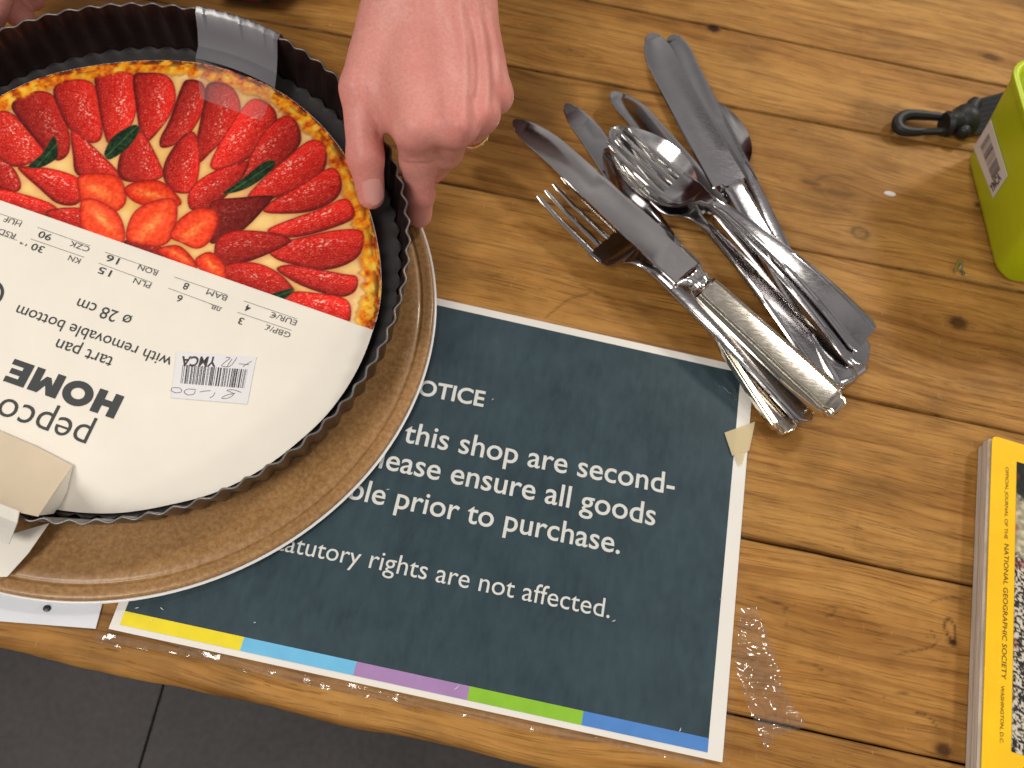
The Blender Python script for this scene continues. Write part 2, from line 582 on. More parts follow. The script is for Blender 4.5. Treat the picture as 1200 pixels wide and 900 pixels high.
# sheet axes come from its corners: (0,0) bottom left, (.297,.21) top right
mb = MB()
prism(mb, [(0, 0), (.2965, 0), (.2965, .2095), (0, .2095)], .0012, .0018)
mb.build('paper_sheet', M_white, notice, sharp=20)
px0, px1 = at(150, 712).x, at(849, 640).x
tyl, tyr = at(511, 364).y, at(860, 432).y
py1 = (tyl + tyr) / 2
py0 = at(600, 815).y
mb = MB()
NX, NY = 40, 24
quad(mb, [(px0, py0), (px1, py0), (px1, py1), (px0, py1)], .0019)
mb.build('printed_panel', pm.m, notice)
bars = [(145, 728), (285, 754), (417, 781), (549, 811), (682, 839), (827, 869)]
bx_ = [at(*b).x for b in bars]
bx_[0], bx_[-1] = px0, px1
by0, by1 = at(283, 763).y, py0
for k, cc in enumerate([(236, 216, 10), (108, 186, 226), (165, 128, 178), (137, 190, 38), (72, 130, 200)]):
    mb = MB()
    quad(mb, [(bx_[k], by0), (bx_[k + 1], by0), (bx_[k + 1], by1), (bx_[k], by1)], .0020)
    mb.build('colour_bar', plain('bar_print', lin(*cc), .38, vary=.06, nscale=120, coat=.3), notice)
mb = MB()
ZT = .0021
text_on(mb, 'OTICE', at(489, 463.5), at(566, 478), ZT, bold=.022)
n_w = (at(566, 478) - at(489, 463.5)).length
dn = (at(566, 478) - at(489, 463.5)).normalized()
text_on(mb, 'N', at(489, 463.5) - dn * .0085, at(489, 463.5) - dn * .0012, ZT, bold=.022)
text_on(mb, 'this shop are second-', at(472, 519), at(788.5, 581), ZT, bold=.008)
text_on(mb, 'Please ensure all goods', at(425, 545.5), at(766, 617), ZT, bold=.008)
text_on(mb, 'able prior to purchase.', at(392, 581.5), at(725, 650), ZT, bold=.008)
text_on(mb, 'rights are not affected.', at(432, 666), at(713, 725), ZT, bold=0)
text_on(mb, 'statutory', at(313, 643), at(421, 664), ZT, bold=0)
mb.build('lettering', M_text, notice)
# film: reaches past the paper all round, slightly wavy
NXf, NYf = 60, 44
Xf, Yf = np.meshgrid(np.linspace(-.0035, .3, NXf), np.linspace(-.0035, .2125, NYf))
Zf = .0024 + (fbm(Xf * 30, Yf * 30, 21, 3) - .5) * .0005
co, q = grid_mesh('', Xf, Yf, Zf)
M_film = film_mat('laminate', .022, rough=.12, bump=.0002, bscale=90, haze=.004)
obj_me('laminate_film', mesh_np('laminate_film', co, q), M_film, notice)
# small scuffs and specks of the laminate
M_scuff = plain('scuff_white', lin(205, 205, 200), .5)
for (u, v, L, a) in [(455, 575, 5, .4), (577, 470, 4, 1.0), (163, 713, 5, .5), (192, 714, 5, -.4),
                     (535, 806, 9, .9), (718, 728, 6, .6), (795, 855, 6, 1.3), (843, 703, 5, .2), (300, 730, 3, .5), (180, 728, 3, 1.2)]:
    mb = MB()
    p = at(u, v)
    d = Vector((math.cos(a), math.sin(a), 0)) * L * .00022
    nrm = Vector((-d.y, d.x, 0)).normalized() * .00032
    mb.add([(p - d + nrm * .2)[:2] + (.00285,), (p + nrm * .5 - d * .2)[:2] + (.00285,), (p + d)[:2] + (.00285,), (p - nrm)[:2] + (.00285,)], [(0, 3, 2, 1)])
    recalc(mb.build('scuff', M_scuff, notice))

# second sheet on the left
nb = thing('paper_notice', (0, 0, 0), 'white laminated sheet peeking out under the brown plate beside the dark notice', 'notice')
c0, c1 = at(113, 737), at(121, 707)
d2 = (c1 - c0).normalized()
e2 = Vector((-d2.y, d2.x, 0))
P = [c0, c0 + d2 * .20, c0 + d2 * .20 + e2 * .29, c0 + e2 * .29]
mb = MB()
prism(mb, [(p.x, p.y) for p in P], .0006, .0011)
mb.build('paper_sheet', plain('blueish_paper', lin(224, 226, 232), .3, vary=.03, coat=.3), nb, sharp=20)
mb = MB()
o_ = .003
Q = [c0 - d2 * o_ - e2 * o_, c0 + d2 * .203 - e2 * o_, c0 + d2 * .203 + e2 * .293, c0 - d2 * o_ + e2 * .293]
mb.add([(p.x, p.y, .00118) for p in Q], [(0, 1, 2, 3)])
recalc(mb.build('laminate_film', M_film, nb))
mb = MB()
pz = at(55, 713, .0014)
loft(mb, [[pz + Vector((math.cos(k * math.pi / 5) * r, math.sin(k * math.pi / 5) * r * .9, h)) for k in range(10)] for r, h in ((.0018, -.0002), (.0017, .0004), (.0006, .0007))])
pin = mb.build('screw_head', plain('grey_pin', lin(60, 60, 62), .4, .6), nb)

# yellowed tape corner on the notice and clear tape on the wood
tp = MB()
tri = [(849, 507), (885, 494), (878, 528), (858, 534)]
prism(tp, [(p.x, p.y) for p in [at(*q, .0027) for q in tri][::-1]], .0026, .0028)
tri2 = [(860, 531), (873, 531), (869, 545), (866, 544)]
prism(tp, [(p.x, p.y) for p in [at(*q, .0029) for q in tri2][::-1]], .00285, .0030)
o = recalc(tp.build('masking_tape', film_mat('yellow_tape', .04, (1, .96, .84, 1), .3, haze=.55, hcol=lin(226, 210, 168)), sharp=20))
tag(o, 'torn yellowed piece of tape over the right edge of the notice', 'tape')

def crinkled(name, poly, z, mat, seed, amp=.0012, step=.0009):
    P = np.array([at(*q)[:2] for q in poly])
    x0, y0 = P.min(0); x1, y1 = P.max(0)
    Xc, Yc = np.meshgrid(np.arange(x0, x1, step), np.arange(y0, y1, step))
    ins = np.zeros(Xc.shape, bool)
    for i in range(len(P)):
        (ax, ay), (bx, by) = P[i], P[(i + 1) % len(P)]
        cr = ((ay > Yc) != (by > Yc)) & (Xc < (bx - ax) * (Yc - ay) / (by - ay + 1e-12) + ax)
        ins ^= cr
    n = fbm(Xc * 110, Yc * 150, seed, 3)
    Zc = z + amp * (1 - np.abs(2 * fbm(Xc * 70 + Yc * 40, Yc * 120 - Xc * 30, seed + 4, 2) - 1)) ** 5 + amp * .25 * np.abs(n - .5) * 2 + amp * .5 * np.abs(np.sin(Yc * 420 + 8 * n)) * (vnoise(Xc * 60, Yc * 60, seed + 9) > .55)
    keep = ins[:-1, :-1] & ins[1:, 1:] & ins[1:, :-1] & ins[:-1, 1:]
    co, q = grid_mesh('', Xc, Yc, Zc, keep)
    used = np.unique(q)
    rem = np.full(len(co), -1); rem[used] = np.arange(len(used))
    return obj_me(name, mesh_np(name, co[used], rem[q]), mat)
M_clear = film_mat('clear_tape', .12, (.98, .97, .95, 1), .10, bump=.0005, bscale=170, haze=.02)
o = crinkled('packing_tape', [(863, 712), (885, 709), (903, 752), (919, 806), (945, 852), (905, 866), (896, 884), (886, 862), (876, 835), (862, 800), (858, 780)], .0006, M_clear, 3, .0022)
tag(o, 'crinkled clear packing tape stuck on the wood right of the notice', 'tape')
o = crinkled('packing_tape', [(136, 742), (320, 780), (560, 832), (830, 891), (826, 898), (560, 846), (320, 796), (200, 766), (112, 756), (112, 742)], .0004, M_clear, 8, .0009, .0012)
tag(o, 'long strip of clear tape along the foot of the dark notice', 'tape')

# ================================================================== BROWN PLATE
plm = Mat('brown_glaze')
plm.set(Roughness=.42)
plm.b.inputs['Coat Weight'].default_value = .15
f1 = plm.noise(420, 5, .7)
f2 = plm.noise(35, 4)
plm.color(plm.mix(.5, plm.ramp(f1, [(.3, lin(112, 78, 42)), (.5, lin(166, 124, 76)), (.7, lin(202, 164, 112))]), plm.ramp(f2, [(.3, lin(136, 97, 55)), (.7, lin(166, 123, 76))])))
plm.bump(f1, .35, .0003)
PC = Vector((-.0475, .1655, 0))
plate = thing('round_plate', (0, 0, 0), 'round brown plate with grooved rim and white underside beneath the tart pan', 'plate')
def lathe(mb, prof, c, n=160, mi=0, cap0=True, cap1=True):
    loops = [[(c.x + r * math.cos(2 * math.pi * k / n), c.y + r * math.sin(2 * math.pi * k / n), z) for k in range(n)] for r, z in prof]
    return loft(mb, loops, True, mi)
mb = MB()
lathe(mb, [(.1575, .0052), (.1592, .0062), (.1600, .0078), (.1596, .0092), (.1584, .0098), (.1566, .0097), (.1552, .0094), (.1540, .0094), (.1534, .0093), (.1528, .0086), (.1520, .0084), (.1514, .0087), (.1500, .0092), (.146, .0086), (.140, .0077), (.130, .0072), (.10, .0070), (.01, .0070)], PC)
mb.build('plate_top', plm.m, plate, sharp=60)
mb = MB()
lathe(mb, [(.120, .0024), (.150, .0028), (.1588, .0042), (.1610, .0058), (.1612, .0068), (.1604, .0074), (.1592, .0070)], PC)
mb.build('plate_underside', plain('white_glaze', lin(225, 225, 224), .25, vary=.02), plate, sharp=60)

# ================================================================== TART PAN
pan = thing('tart_pan', (0, 0, 0), 'dark fluted tart pan with strawberry tart picture label, held by a hand', 'tart pan')
# the hands hold the pan with its far side raised: pan frame (origin at the rim's centre) and card frame
PANC = Vector((-.0467, .1785, .052))
_ex = Vector((1, 0, -.019)).normalized()
_ez = Vector((.019, -.091, 1)).normalized()
_ey = _ez.cross(_ex)
MP = Matrix.Translation(PANC) @ Matrix((_ex, _ey, _ez)).transposed().to_4x4()
MCARD = Matrix.Translation((0, 0, -.0212)) @ Matrix.Rotation(math.atan(.043), 4, 'X')
MC = MP @ MCARD
def at_in(M):
    Mi = M.inverted()
    c = Mi @ Vector(CAM_LOC)
    def g(u, v, h=0.0):
        d = Mi.to_3x3() @ Vector(_R @ np.array([(u - 600) / FPX, -(v - 450) / FPX, -1.0]))
        return c + d * ((h - c.z) / d.z)
    return g
atp, atc = at_in(MP), at_in(MC)
pan.matrix_world = MP
KC = Vector((0, 0, 0))
NF = 80
def flute(th, amp):
    s = math.cos(NF * th)
    return amp * (s * .75 + .25 * (2 * abs(math.cos(NF * th / 2)) - 1))
def ring_loop(r, z, amp, n=NF * 8):
    return [(KC.x + (r + flute(2 * math.pi * k / n, amp)) * math.cos(2 * math.pi * k / n), KC.y + (r + flute(2 * math.pi * k / n, amp)) * math.sin(2 * math.pi * k / n), z) for k in range(n)]
km = Mat('nonstick_black')
km.set(Roughness=.27, Metallic=.6)
fk = km.noise(50, 5)
km.color(km.ramp(fk, [(.3, lin(46, 33, 31)), (.75, lin(74, 57, 54))]))
km.bump(km.noise(500, 3), .15, .0003)
mb = MB()
zT, zB = 0.0, -.0300
prof = [(.1305, zB, .0), (.1378, zB, .0009), (.1386, zB + .0012, .0010), (.1402, -.016, .0010), (.1413, -.006, .0010), (.1420, zT - .001, .0010), (.1426, zT - .001, .0010),
        (.1419, -.006, .0010), (.1408, -.016, .0010), (.1392, zB + .0008, .0010), (.1384, zB - .0006, .0009), (.1305, zB - .0006, .0)]
loft(mb, [ring_loop(*p) for p in prof], False, closed=True)
mb.build('fluted_wall', km.m, pan, sharp=70)
mb = MB()
prof = []
for k in range(8):
    a = 2 * math.pi * k / 8
    prof.append((.1424 + .0006 * math.cos(a), zT - .0003 + .0006 * math.sin(a), .0010))
loft(mb, [ring_loop(*p) for p in prof], False, closed=True)
mb.build('rim', plain('worn_steel_edge', lin(128, 125, 123), .4, .8, vary=.25, nscale=90), pan, sharp=70)
mb = MB()
loft(mb, [ring_loop(*p) for p in [(.1354, zB + .0004, .0010), (.1370, zB + .0006, .0011), (.1374, zB + .0016, .0011), (.1370, zB + .0022, .0011), (.1354, zB + .0019, .0008), (.1330, zB + .0012, 0), (.02, zB + .0010, 0)]], True)
mb.build('removable_bottom', plain('base_coating', lin(74, 72, 72), .33, .6, vary=.15), pan, sharp=70)

# ---- card label on the bottom
ZC = 0.0
trace = [(50, 90), (100, 78.5), (135, 73.5), (170, 71), (205, 71), (232, 73.5), (257, 79), (280, 86), (312, 99), (340, 115), (372, 142), (400, 175), (423, 220), (438, 265), (446, 310), (447, 340), (444, 365),
         (437, 387), (425, 420), (408, 452), (382, 487), (350, 517), (303, 552), (250, 578), (200, 591), (150, 600), (100, 603), (60, 603)]
tw = [atc(u, v, ZC) for u, v in trace]
CC = Vector((0, -.004, 0))
ang = np.array([math.atan2(p.y - CC.y, p.x - CC.x) for p in tw])
rad = np.array([math.hypot(p.y - CC.y, p.x - CC.x) for p in tw])
o_ = np.argsort(ang)
ang, rad = ang[o_], rad[o_]
def card_r(t):
    t = (np.asarray(t) + math.pi) % (2 * math.pi) - math.pi
    return np.interp(t, np.concatenate([[ang[-1] - 2 * math.pi], ang, [ang[0] + 2 * math.pi]]), np.concatenate([[rad[-1]], rad, [rad[0]]]))
NT = 240
thc = np.linspace(-math.pi, math.pi, NT, endpoint=False)
rc = card_r(thc)
lim = .0040 * np.sin(thc) + np.sqrt(.1352 ** 2 - (.0040 * np.cos(thc)) ** 2)
rc = np.minimum(card_r(thc), lim)
rc = (np.roll(rc, 1) + 2 * rc + np.roll(rc, -1)) / 4
mb = MB()
prism(mb, [(CC.x + r * math.cos(t), CC.y + r * math.sin(t)) for r, t in zip(rc, thc)], ZC - .0008, ZC)
M_card = plain('card_white', lin(236, 229, 216), .55, vary=.025, nscale=35, bump=.0001, bscale=300)
card = mb.build('label_card', M_card, pan, sharp=20)
card.matrix_local = MCARD

# ---- printed tart picture: colours computed per vertex on a fine grid
b0, b1 = atc(0, 234.5, ZC), atc(437, 386.5, ZC)
ed = (b1 - b0).normalized()                 # along the straight lower edge of the picture
en = Vector((-ed.y, ed.x, 0))               # away from the white part
step = .00042
GX, GY = np.meshgrid(np.arange(-.150, .212, step), np.arange(0, .172, step))
PX = b0.x + ed.x * (GX + .02) + en.x * GY
PY = b0.y + ed.y * (GX + .02) + en.y * GY
TH = np.arctan2(PY - CC.y, PX - CC.x)
RR = np.hypot(PX - CC.x, PY - CC.y)
RC = card_r(TH)
edge_d = (RC - RR) * 1000                   # mm inside the card's edge
mm_x, mm_y = PX * 1000, PY * 1000
arc = TH * 128
colr = np.empty(PX.shape + (3,))
nz = fbm(mm_x * .12, mm_y * .12, 2)
cust = np.array([248, 206, 128]) + (nz[..., None] - .5) * np.array([30, 50, 70])
pinkk = np.clip((fbm(mm_x * .2, mm_y * .2, 9) - .55) * 5, 0, 1)[..., None]
cust = cust * (1 - pinkk * .5) + np.array([240, 170, 130]) * pinkk * .5
colr[:] = cust
# crust band
wdt = 9.2 + 2.6 * (fbm(arc * .25, np.zeros_like(arc), 14, 3) - .5) * 2
lump = fbm(arc * .24, edge_d * .20, 15, 4)
lump2 = fbm(arc * .5, edge_d * .4, 16, 3)
cr = np.empty_like(colr)
stops = np.array([.22, .40, .52, .64, .80])
pal = np.array([[96, 34, 6], [206, 84, 6], [242, 134, 10], [253, 172, 26], [255, 208, 80]])
val = np.clip(lump * .75 + lump2 * .35 - .03 + .0 - .15 * np.exp(-edge_d / 1.2) + .12 * np.exp(-((edge_d - 4.4) / 2.2) ** 2), 0, 1)
for k in range(3):
    cr[..., k] = np.interp(val, stops, pal[:, k])
burnt = np.clip((fbm(arc * .16, edge_d * .5, 18, 4) - .46) * 6, 0, 1) * np.exp(-((edge_d - 1.4) / 2.8) ** 2)
cr = cr * (1 - .75 * burnt[..., None]) + np.array([70, 24, 6]) * .75 * burnt[..., None]
wcr = (1 / (1 + np.exp((edge_d - wdt) * 2.2)))[..., None]
colr = colr * (1 - wcr) + cr * wcr
shadow_in = np.exp(-((edge_d - wdt - .8) / .9) ** 2)[..., None] * .35
colr = colr * (1 - shadow_in) + np.array([150, 80, 22]) * shadow_in

BER = []
def berry(z, pts, tone=0, kind='b', oy=0):
    BER.append(([((x) / 3.0, (y + oy) / 3.0) for x, y in pts], tone, kind))
berry(1, [(-60, 390), (0, 398), (40, 405), (90, 450), (140, 515), (148, 545), (100, 570), (50, 580), (0, 560), (-60, 540)])
berry(1, [(-150, 470), (-90, 440), (-60, 470), (-50, 540), (-90, 600), (-150, 600)])
berry(1, [(-150, 620), (-80, 600), (-30, 660), (-60, 700), (-150, 700)], -.2)
berry(1, [(50, 380), (80, 345), (140, 330), (185, 345), (215, 400), (238, 470), (235, 530), (200, 555), (165, 530), (120, 480), (80, 430)], -.25)
berry(1, [(195, 330), (215, 300), (270, 288), (320, 300), (345, 350), (355, 430), (350, 480), (320, 495), (280, 480), (240, 440), (215, 390)])
berry(1, [(340, 275), (380, 262), (440, 262), (470, 280), (478, 350), (465, 420), (430, 470), (385, 495), (365, 440), (350, 360)], .1)
berry(1, [(475, 275), (520, 265), (575, 270), (605, 300), (612, 350), (595, 400), (560, 450), (520, 487), (495, 450), (482, 360)])
berry(1, [(640, 310), (665, 290), (705, 300), (718, 340), (705, 400), (670, 460), (620, 500), (575, 510), (570, 480), (600, 420)], -.2)
berry(1, [(730, 310), (770, 300), (815, 320), (838, 370), (830, 420), (790, 480), (740, 530), (705, 560), (692, 520), (705, 440), (720, 370)], -.15)
berry(1, [(870, 370), (920, 365), (960, 400), (960, 450), (920, 510), (860, 560), (790, 590), (750, 580), (760, 540), (800, 470)], .1)
berry(1, [(990, 420), (1030, 430), (1050, 480), (1040, 520), (980, 580), (900, 620), (850, 640), (845, 620), (890, 540), (930, 470)], -.1)
berry(1, [(1080, 505), (1125, 510), (1140, 550), (1125, 610), (1060, 660), (970, 690), (900, 690), (885, 680), (940, 620), (1010, 560)], .12)
berry(1, [(1150, 600), (1185, 620), (1190, 670), (1160, 710), (1090, 740), (1000, 747), (940, 740), (960, 710), (1050, 660)])
berry(1, [(955, 205), (1020, 175), (1120, 140), (1200, 105), (1230, 130), (1230, 170), (1150, 205), (1050, 230), (985, 225)], .15, oy=600)
berry(1, [(960, 285), (1000, 255), (1080, 235), (1180, 215), (1260, 220), (1255, 290), (1200, 330), (1120, 345), (1030, 325), (985, 310)], oy=600)
berry(1, [(985, 350), (1030, 335), (1120, 350), (1200, 365), (1245, 375), (1240, 420), (1190, 440), (1110, 420), (1040, 390)], -.05, oy=600)
berry(1, [(1000, 455), (1040, 430), (1120, 435), (1200, 450), (1225, 480), (1220, 530), (1190, 540), (1060, 500)], .1, oy=600)
berry(1, [(75, 600), (100, 590), (190, 600), (270, 630), (285, 680), (260, 715), (200, 710), (140, 660)])
berry(1, [(-40, 540), (0, 555), (50, 600), (70, 650), (50, 672), (0, 660), (-40, 650)], -.2)
berry(1, [(0, 670), (60, 680), (160, 710), (195, 740), (150, 760), (60, 735), (-20, 710)], .05)
berry(1, [(170, 745), (285, 735), (300, 770), (285, 810), (220, 800)], -.1)
berry(1, [(255, 470), (280, 475), (340, 530), (400, 590), (425, 625), (350, 628), (275, 610), (262, 550)])
berry(1, [(440, 520), (490, 470), (520, 500), (560, 580), (568, 615), (520, 635), (440, 630), (420, 590)], -.1)
berry(1, [(590, 560), (640, 490), (680, 475), (697, 530), (695, 610), (670, 668), (610, 665), (580, 620)], -.05)
berry(1, [(670, 680), (700, 640), (770, 600), (860, 575), (850, 620), (800, 680), (740, 730), (690, 735), (670, 720)], -.1)
berry(1, [(750, 715), (850, 700), (945, 695), (935, 720), (860, 800), (790, 840), (745, 845), (760, 780)], -.58)
berry(1, [(765, 860), (790, 830), (850, 815), (960, 825), (1010, 850), (940, 890), (860, 920), (790, 935), (765, 910)], -.25)
berry(1, [(785, 350), (820, 330), (900, 330), (970, 360), (1020, 410), (1010, 430), (940, 450), (850, 420), (790, 395)], -.15, oy=600)
berry(1, [(440, 255), (500, 240), (560, 265), (570, 300), (520, 300)], -.4, 'b', 600)
berry(1, [(560, 285), (620, 265), (660, 290), (690, 335), (660, 345)], 0, 'c', 600)
berry(1, [(690, 320), (740, 290), (785, 330), (790, 380), (740, 375)], .1, 'c', 600)
berry(1, [(280, 630), (320, 615), (410, 625), (437, 680), (430, 720), (390, 740), (300, 720), (285, 680)], .1, 'c')
berry(1, [(445, 670), (480, 645), (560, 640), (620, 690), (625, 720), (560, 730), (480, 710)], -.2, 'c')
berry(1, [(290, 720), (330, 705), (400, 740), (430, 790), (432, 840), (400, 850), (300, 810)], .25, 'c')
berry(1, [(450, 830), (470, 760), (520, 720), (600, 705), (618, 750), (600, 830), (560, 860), (480, 850)], .2, 'c')
berry(1, [(605, 830), (630, 780), (690, 740), (750, 745), (760, 790), (730, 850), (690, 870), (640, 850)], .15, 'c')
berry(1, [(100, 585), (150, 540), (190, 480), (205, 540), (190, 565), (140, 590)], 0, 'l')
berry(1, [(370, 530), (400, 480), (470, 440), (490, 460), (450, 520), (390, 560), (370, 550)], 0, 'l')
berry(1, [(785, 680), (840, 640), (930, 570), (970, 575), (920, 630), (850, 670)], 0, 'l')
berry(1, [(945, 440), (1020, 415), (1030, 425), (990, 455)], 0, 'l', 600)
orn = []
fx_, fy_ = ed, en
for bi, (pts, tone, kind) in enumerate(BER):
    _a = np.array(pts); _c = _a.mean(0)
    pts = (_c + (_a - _c) * (1.09 if kind != 'l' else 1.0)).tolist()
    P = np.array([[(atc(u, v, ZC) - b0).dot(ed) - .02, (atc(u, v, ZC) - b0).dot(en)] for u, v in catmull(pts, 4)])
    lo, hi = P.min(0) - .003, P.max(0) + .003
    c0 = max(0, int((lo[0] + .150) / step)); c1 = min(GX.shape[1], int((hi[0] + .150) / step) + 1)
    r0 = max(0, int(lo[1] / step)); r1 = min(GX.shape[0], int(hi[1] / step) + 1)
    if c1 - c0 < 3 or r1 - r0 < 3:
        continue
    gx, gy = GX[r0:r1, c0:c1], GY[r0:r1, c0:c1]
    D = np.full(gx.shape, 9.0); ins = np.zeros(gx.shape, bool)
    for i in range(len(P)):
        (ax, ay), (bx, by) = P[i], P[(i + 1) % len(P)]
        vx, vy = bx - ax, by - ay
        t = np.clip(((gx - ax) * vx + (gy - ay) * vy) / (vx * vx + vy * vy + 1e-14), 0, 1)
        D = np.minimum(D, np.hypot(gx - ax - t * vx, gy - ay - t * vy))
        ins ^= ((ay > gy) != (by > gy)) & (gx < (bx - ax) * (gy - ay) / (by - ay + 1e-14) + ax)
    d = np.where(ins, D, -D) * 1000
    cen = P.mean(0)
    u_, s_, vt = np.linalg.svd(P - cen)
    a1 = vt[0]; a2 = vt[1]
    la = ((gx - cen[0]) * a1[0] + (gy - cen[1]) * a1[1]) * 1000
    lb = ((gx - cen[0]) * a2[0] + (gy - cen[1]) * a2[1]) * 1000
    La, Lb = np.abs((P - cen) @ a1).max() * 1000, np.abs((P - cen) @ a2).max() * 1000
    if a2[1] < 0:
        lb = -lb
    alpha = np.clip(d / .45 + .5, 0, 1)[..., None]
    tex = fbm(gx * 1000 * .7, gy * 1000 * .7, 100 + bi, 3)
    sub = colr[r0:r1, c0:c1]
    # soft printed shade round the berry
    sh = np.clip(np.exp(-np.clip(-d, 0, 9) / 1.0), 0, 1)[..., None] * .32
    sub[:] = sub * (1 - sh) + np.array([150, 60, 24]) * sh
    if kind == 'l':
        colb = np.array([22, 46, 24]) + (tex[..., None] - .5) * np.array([50, 70, 40])
        vein = np.exp(-(lb / .35) ** 2)[..., None]
        colb = colb + vein * np.array([30, 45, 22])
    elif kind == 'c':
        t = np.clip(d / 3.0, 0, 1)[..., None]
        colb = np.array([196, 30, 14]) * (1 - t) + np.array([240, 66, 26]) * t
        colb = colb + (tone * 40) + (tex[..., None] - .5) * 50
        str_ = np.exp(-(lb / (Lb * .22)) ** 2) * np.exp(-((la + La * .1) / (La * .55)) ** 2)
        colb = colb + str_[..., None] * np.array([14, 62, 36]) * (.6 + tex[..., None])
        colb = np.where(d[..., None] < .8, colb * .85, colb)
    else:
        side0 = np.clip(lb / Lb, -1, 1)
        t = np.clip(d / (1.0 + 2.4 * (.5 - .5 * side0)) + .12, 0, 1)[..., None]
        colb = np.array([104, 8, 12]) * (1 - t) + np.array([214, 30, 22]) * t
        side = np.clip(lb / Lb, -1, 1)[..., None]
        colb = colb * (1 + .24 * side) 
        colb = colb * (1 + tone * .75) + (tex[..., None] - .5) * 42
        # seeds
        px_, py_ = 1.55, 1.25
        la0, lb0 = la, lb
        la = la + (fbm(la0 * .35, lb0 * .35, 300 + bi, 2) - .5) * 3.0
        lb = lb + (fbm(la0 * .35, lb0 * .35, 340 + bi, 2) - .5) * 3.0
        row = np.floor(lb / py_)
        sxx = (la / px_ + .5 * (row % 2)) % 1.0 - .5
        syy = (lb / py_) % 1.0 - .5
        sd = np.exp(-((sxx * px_ / .30) ** 2 + (syy * py_ / .24) ** 2))[..., None] * t
        sdk = np.exp(-((sxx * px_ / .42) ** 2 + ((syy * py_ + .34) / .28) ** 2))[..., None] * t
        gl = (.35 + 1.1 * vnoise(la * .5 + bi, lb * .5, 7))[..., None]
        colb = colb * (1 - .34 * sdk) + sd * np.array([70, 84, 58]) * gl * (1 + tone)
        la, lb = la0, lb0
        hl = np.clip((fbm(la * .9 + bi * 3, lb * 1.6, 33, 2) - .60) * 6, 0, 1) * np.exp(-((lb / Lb - .25) / .36) ** 2) * np.exp(-(la / La / .65) ** 2)
        colb = colb + (hl * np.clip(1 + tone, 0.1, 1.2))[..., None] * np.array([40, 165, 155])
    sub[:] = sub * (1 - alpha) + np.clip(colb, 0, 255) * alpha
w2 = (1 / (1 + np.exp((edge_d - (wdt - 2.6)) * 2.0)))[..., None]
colr = colr * (1 - w2) + cr * w2
keep = (edge_d > .0)
keep = keep[:-1, :-1] & keep[1:, 1:] & keep[1:, :-1] & keep[:-1, 1:]
co, q = grid_mesh('', PX, PY, np.full(PX.shape, ZC + .0002), keep)
used = np.unique(q)
rem = np.full(len(co), -1); rem[used] = np.arange(len(used))
me = mesh_np('tart_picture', co[used], rem[q])
rgba = np.ones((len(used), 4)); rgba[:, :3] = lin_np(np.clip(colr, 0, 255)).reshape(-1, 3)[used]
attr(me, 'print', 'FLOAT_COLOR', rgba)
prm = Mat('printed_picture')
prm.set(Roughness=.55)
prm.b.inputs['Specular IOR Level'].default_value = .25
prm.color(prm.n('ShaderNodeAttribute', attribute_name='print').outputs['Color'])
obj_me('tart_picture', me, prm.m, card)

# ---- card lettering (reads upside down from the camera)
M_ink = plain('dark_ink', lin(58, 62, 62), .6, vary=.04)
M_ink2 = plain('grey_ink', lin(92, 92, 90), .6, vary=.04)
z1 = ZC + .00025
def cp(u, v):
    return atc(u, v, ZC)
mb = MB()
text_on(mb, 'pepco', cp(110, 500.5), cp(4.5, 465), z1, 0, bold=-.004)
def heavy(mb, p0, p1, hgt, z):
    # heavy geometric capitals H O M E drawn as polygons (units: cap height 1)
    L_ = []
    def box_(x0, y0, x1, y1): L_.append([(x0, y0), (x1, y0), (x1, y1), (x0, y1)])
    box_(0, 0, .30, 1); box_(.58, 0, .88, 1); box_(.30, .36, .58, .63)
    cx_, n_ = 1.50, 36
    for k in range(n_):
        a, b = 2 * math.pi * k / n_, 2 * math.pi * (k + 1) / n_
        L_.append([(cx_ + r_ * math.cos(t) * 1.0, .5 + r_ * math.sin(t)) for r_, t in ((.24, a), (.53, a), (.53, b), (.24, b))])
    x = 2.12
    L_.append([(x, 0), (x + .29, 0), (x + .29, .56), (x + .10, 1), (x, 1)])
    L_.append([(x + .10, 1), (x + .29, .56), (x + .44, .26), (x + .52, .26), (x + .52, .62), (x + .36, 1)])
    L_.append([(x + .94, 1), (x + .68, 1), (x + .52, .62), (x + .52, .26), (x + .60, .26), (x + .75, .56)])
    L_.append([(x + .75, .56), (x + .75, 0), (x + 1.04, 0), (x + 1.04, 1), (x + .94, 1)])
    x = 3.28
    box_(x, 0, x + .30, 1); box_(x + .30, .76, x + .74, 1); box_(x + .30, .385, x + .68, .615); box_(x + .30, 0, x + .74, .24)
    ex = (p1 - p0); k = ex.length / (x + .74); ex = ex.normalized(); ey = Vector((-ex.y, ex.x, 0))
    for P in L_:
        mb.add([tuple(p0 + ex * a * k + ey * b * hgt)[:2] + (z,) for a, b in P], [tuple(range(len(P)))], 0)
heavy(mb, cp(146, 464.8), cp(17.5, 420.5), .0121, z1)
text_on(mb, 'tart pan', cp(134.5, 419.5), cp(69, 397), z1)
text_on(mb, 'with removable bottom', cp(203, 419.5), cp(22.5, 357.5), z1)
text_on(mb, '\u00f8 28 cm', cp(156, 371), cp(93.5, 349.5), z1)
Z3 = lambda x, y: cp(x / 3.0, 200 + y / 3.0)
def price(cur, num, c_cur, c_num, wcur, wnum, sup=None):
    dx, dy = -.943 , -.33
    for s, (cx_, cy_), w_, m_ in ((cur, c_cur, wcur, 1), (num, c_num, wnum, 0)):
        # centre point given in the enlarged view; baseline lies half a cap height away (towards image top)
        hx, hy = (5.0, -15.0)
        text_on(mb, s, Z3(cx_ - dx * w_ / 2 + hx, cy_ - dy * w_ / 2 + hy), Z3(cx_ + dx * w_ / 2 + hx, cy_ + dy * w_ / 2 + hy), z1, m_, height=.0037 if m_ == 0 else .0030, bold=.006 if m_ == 0 else 0)
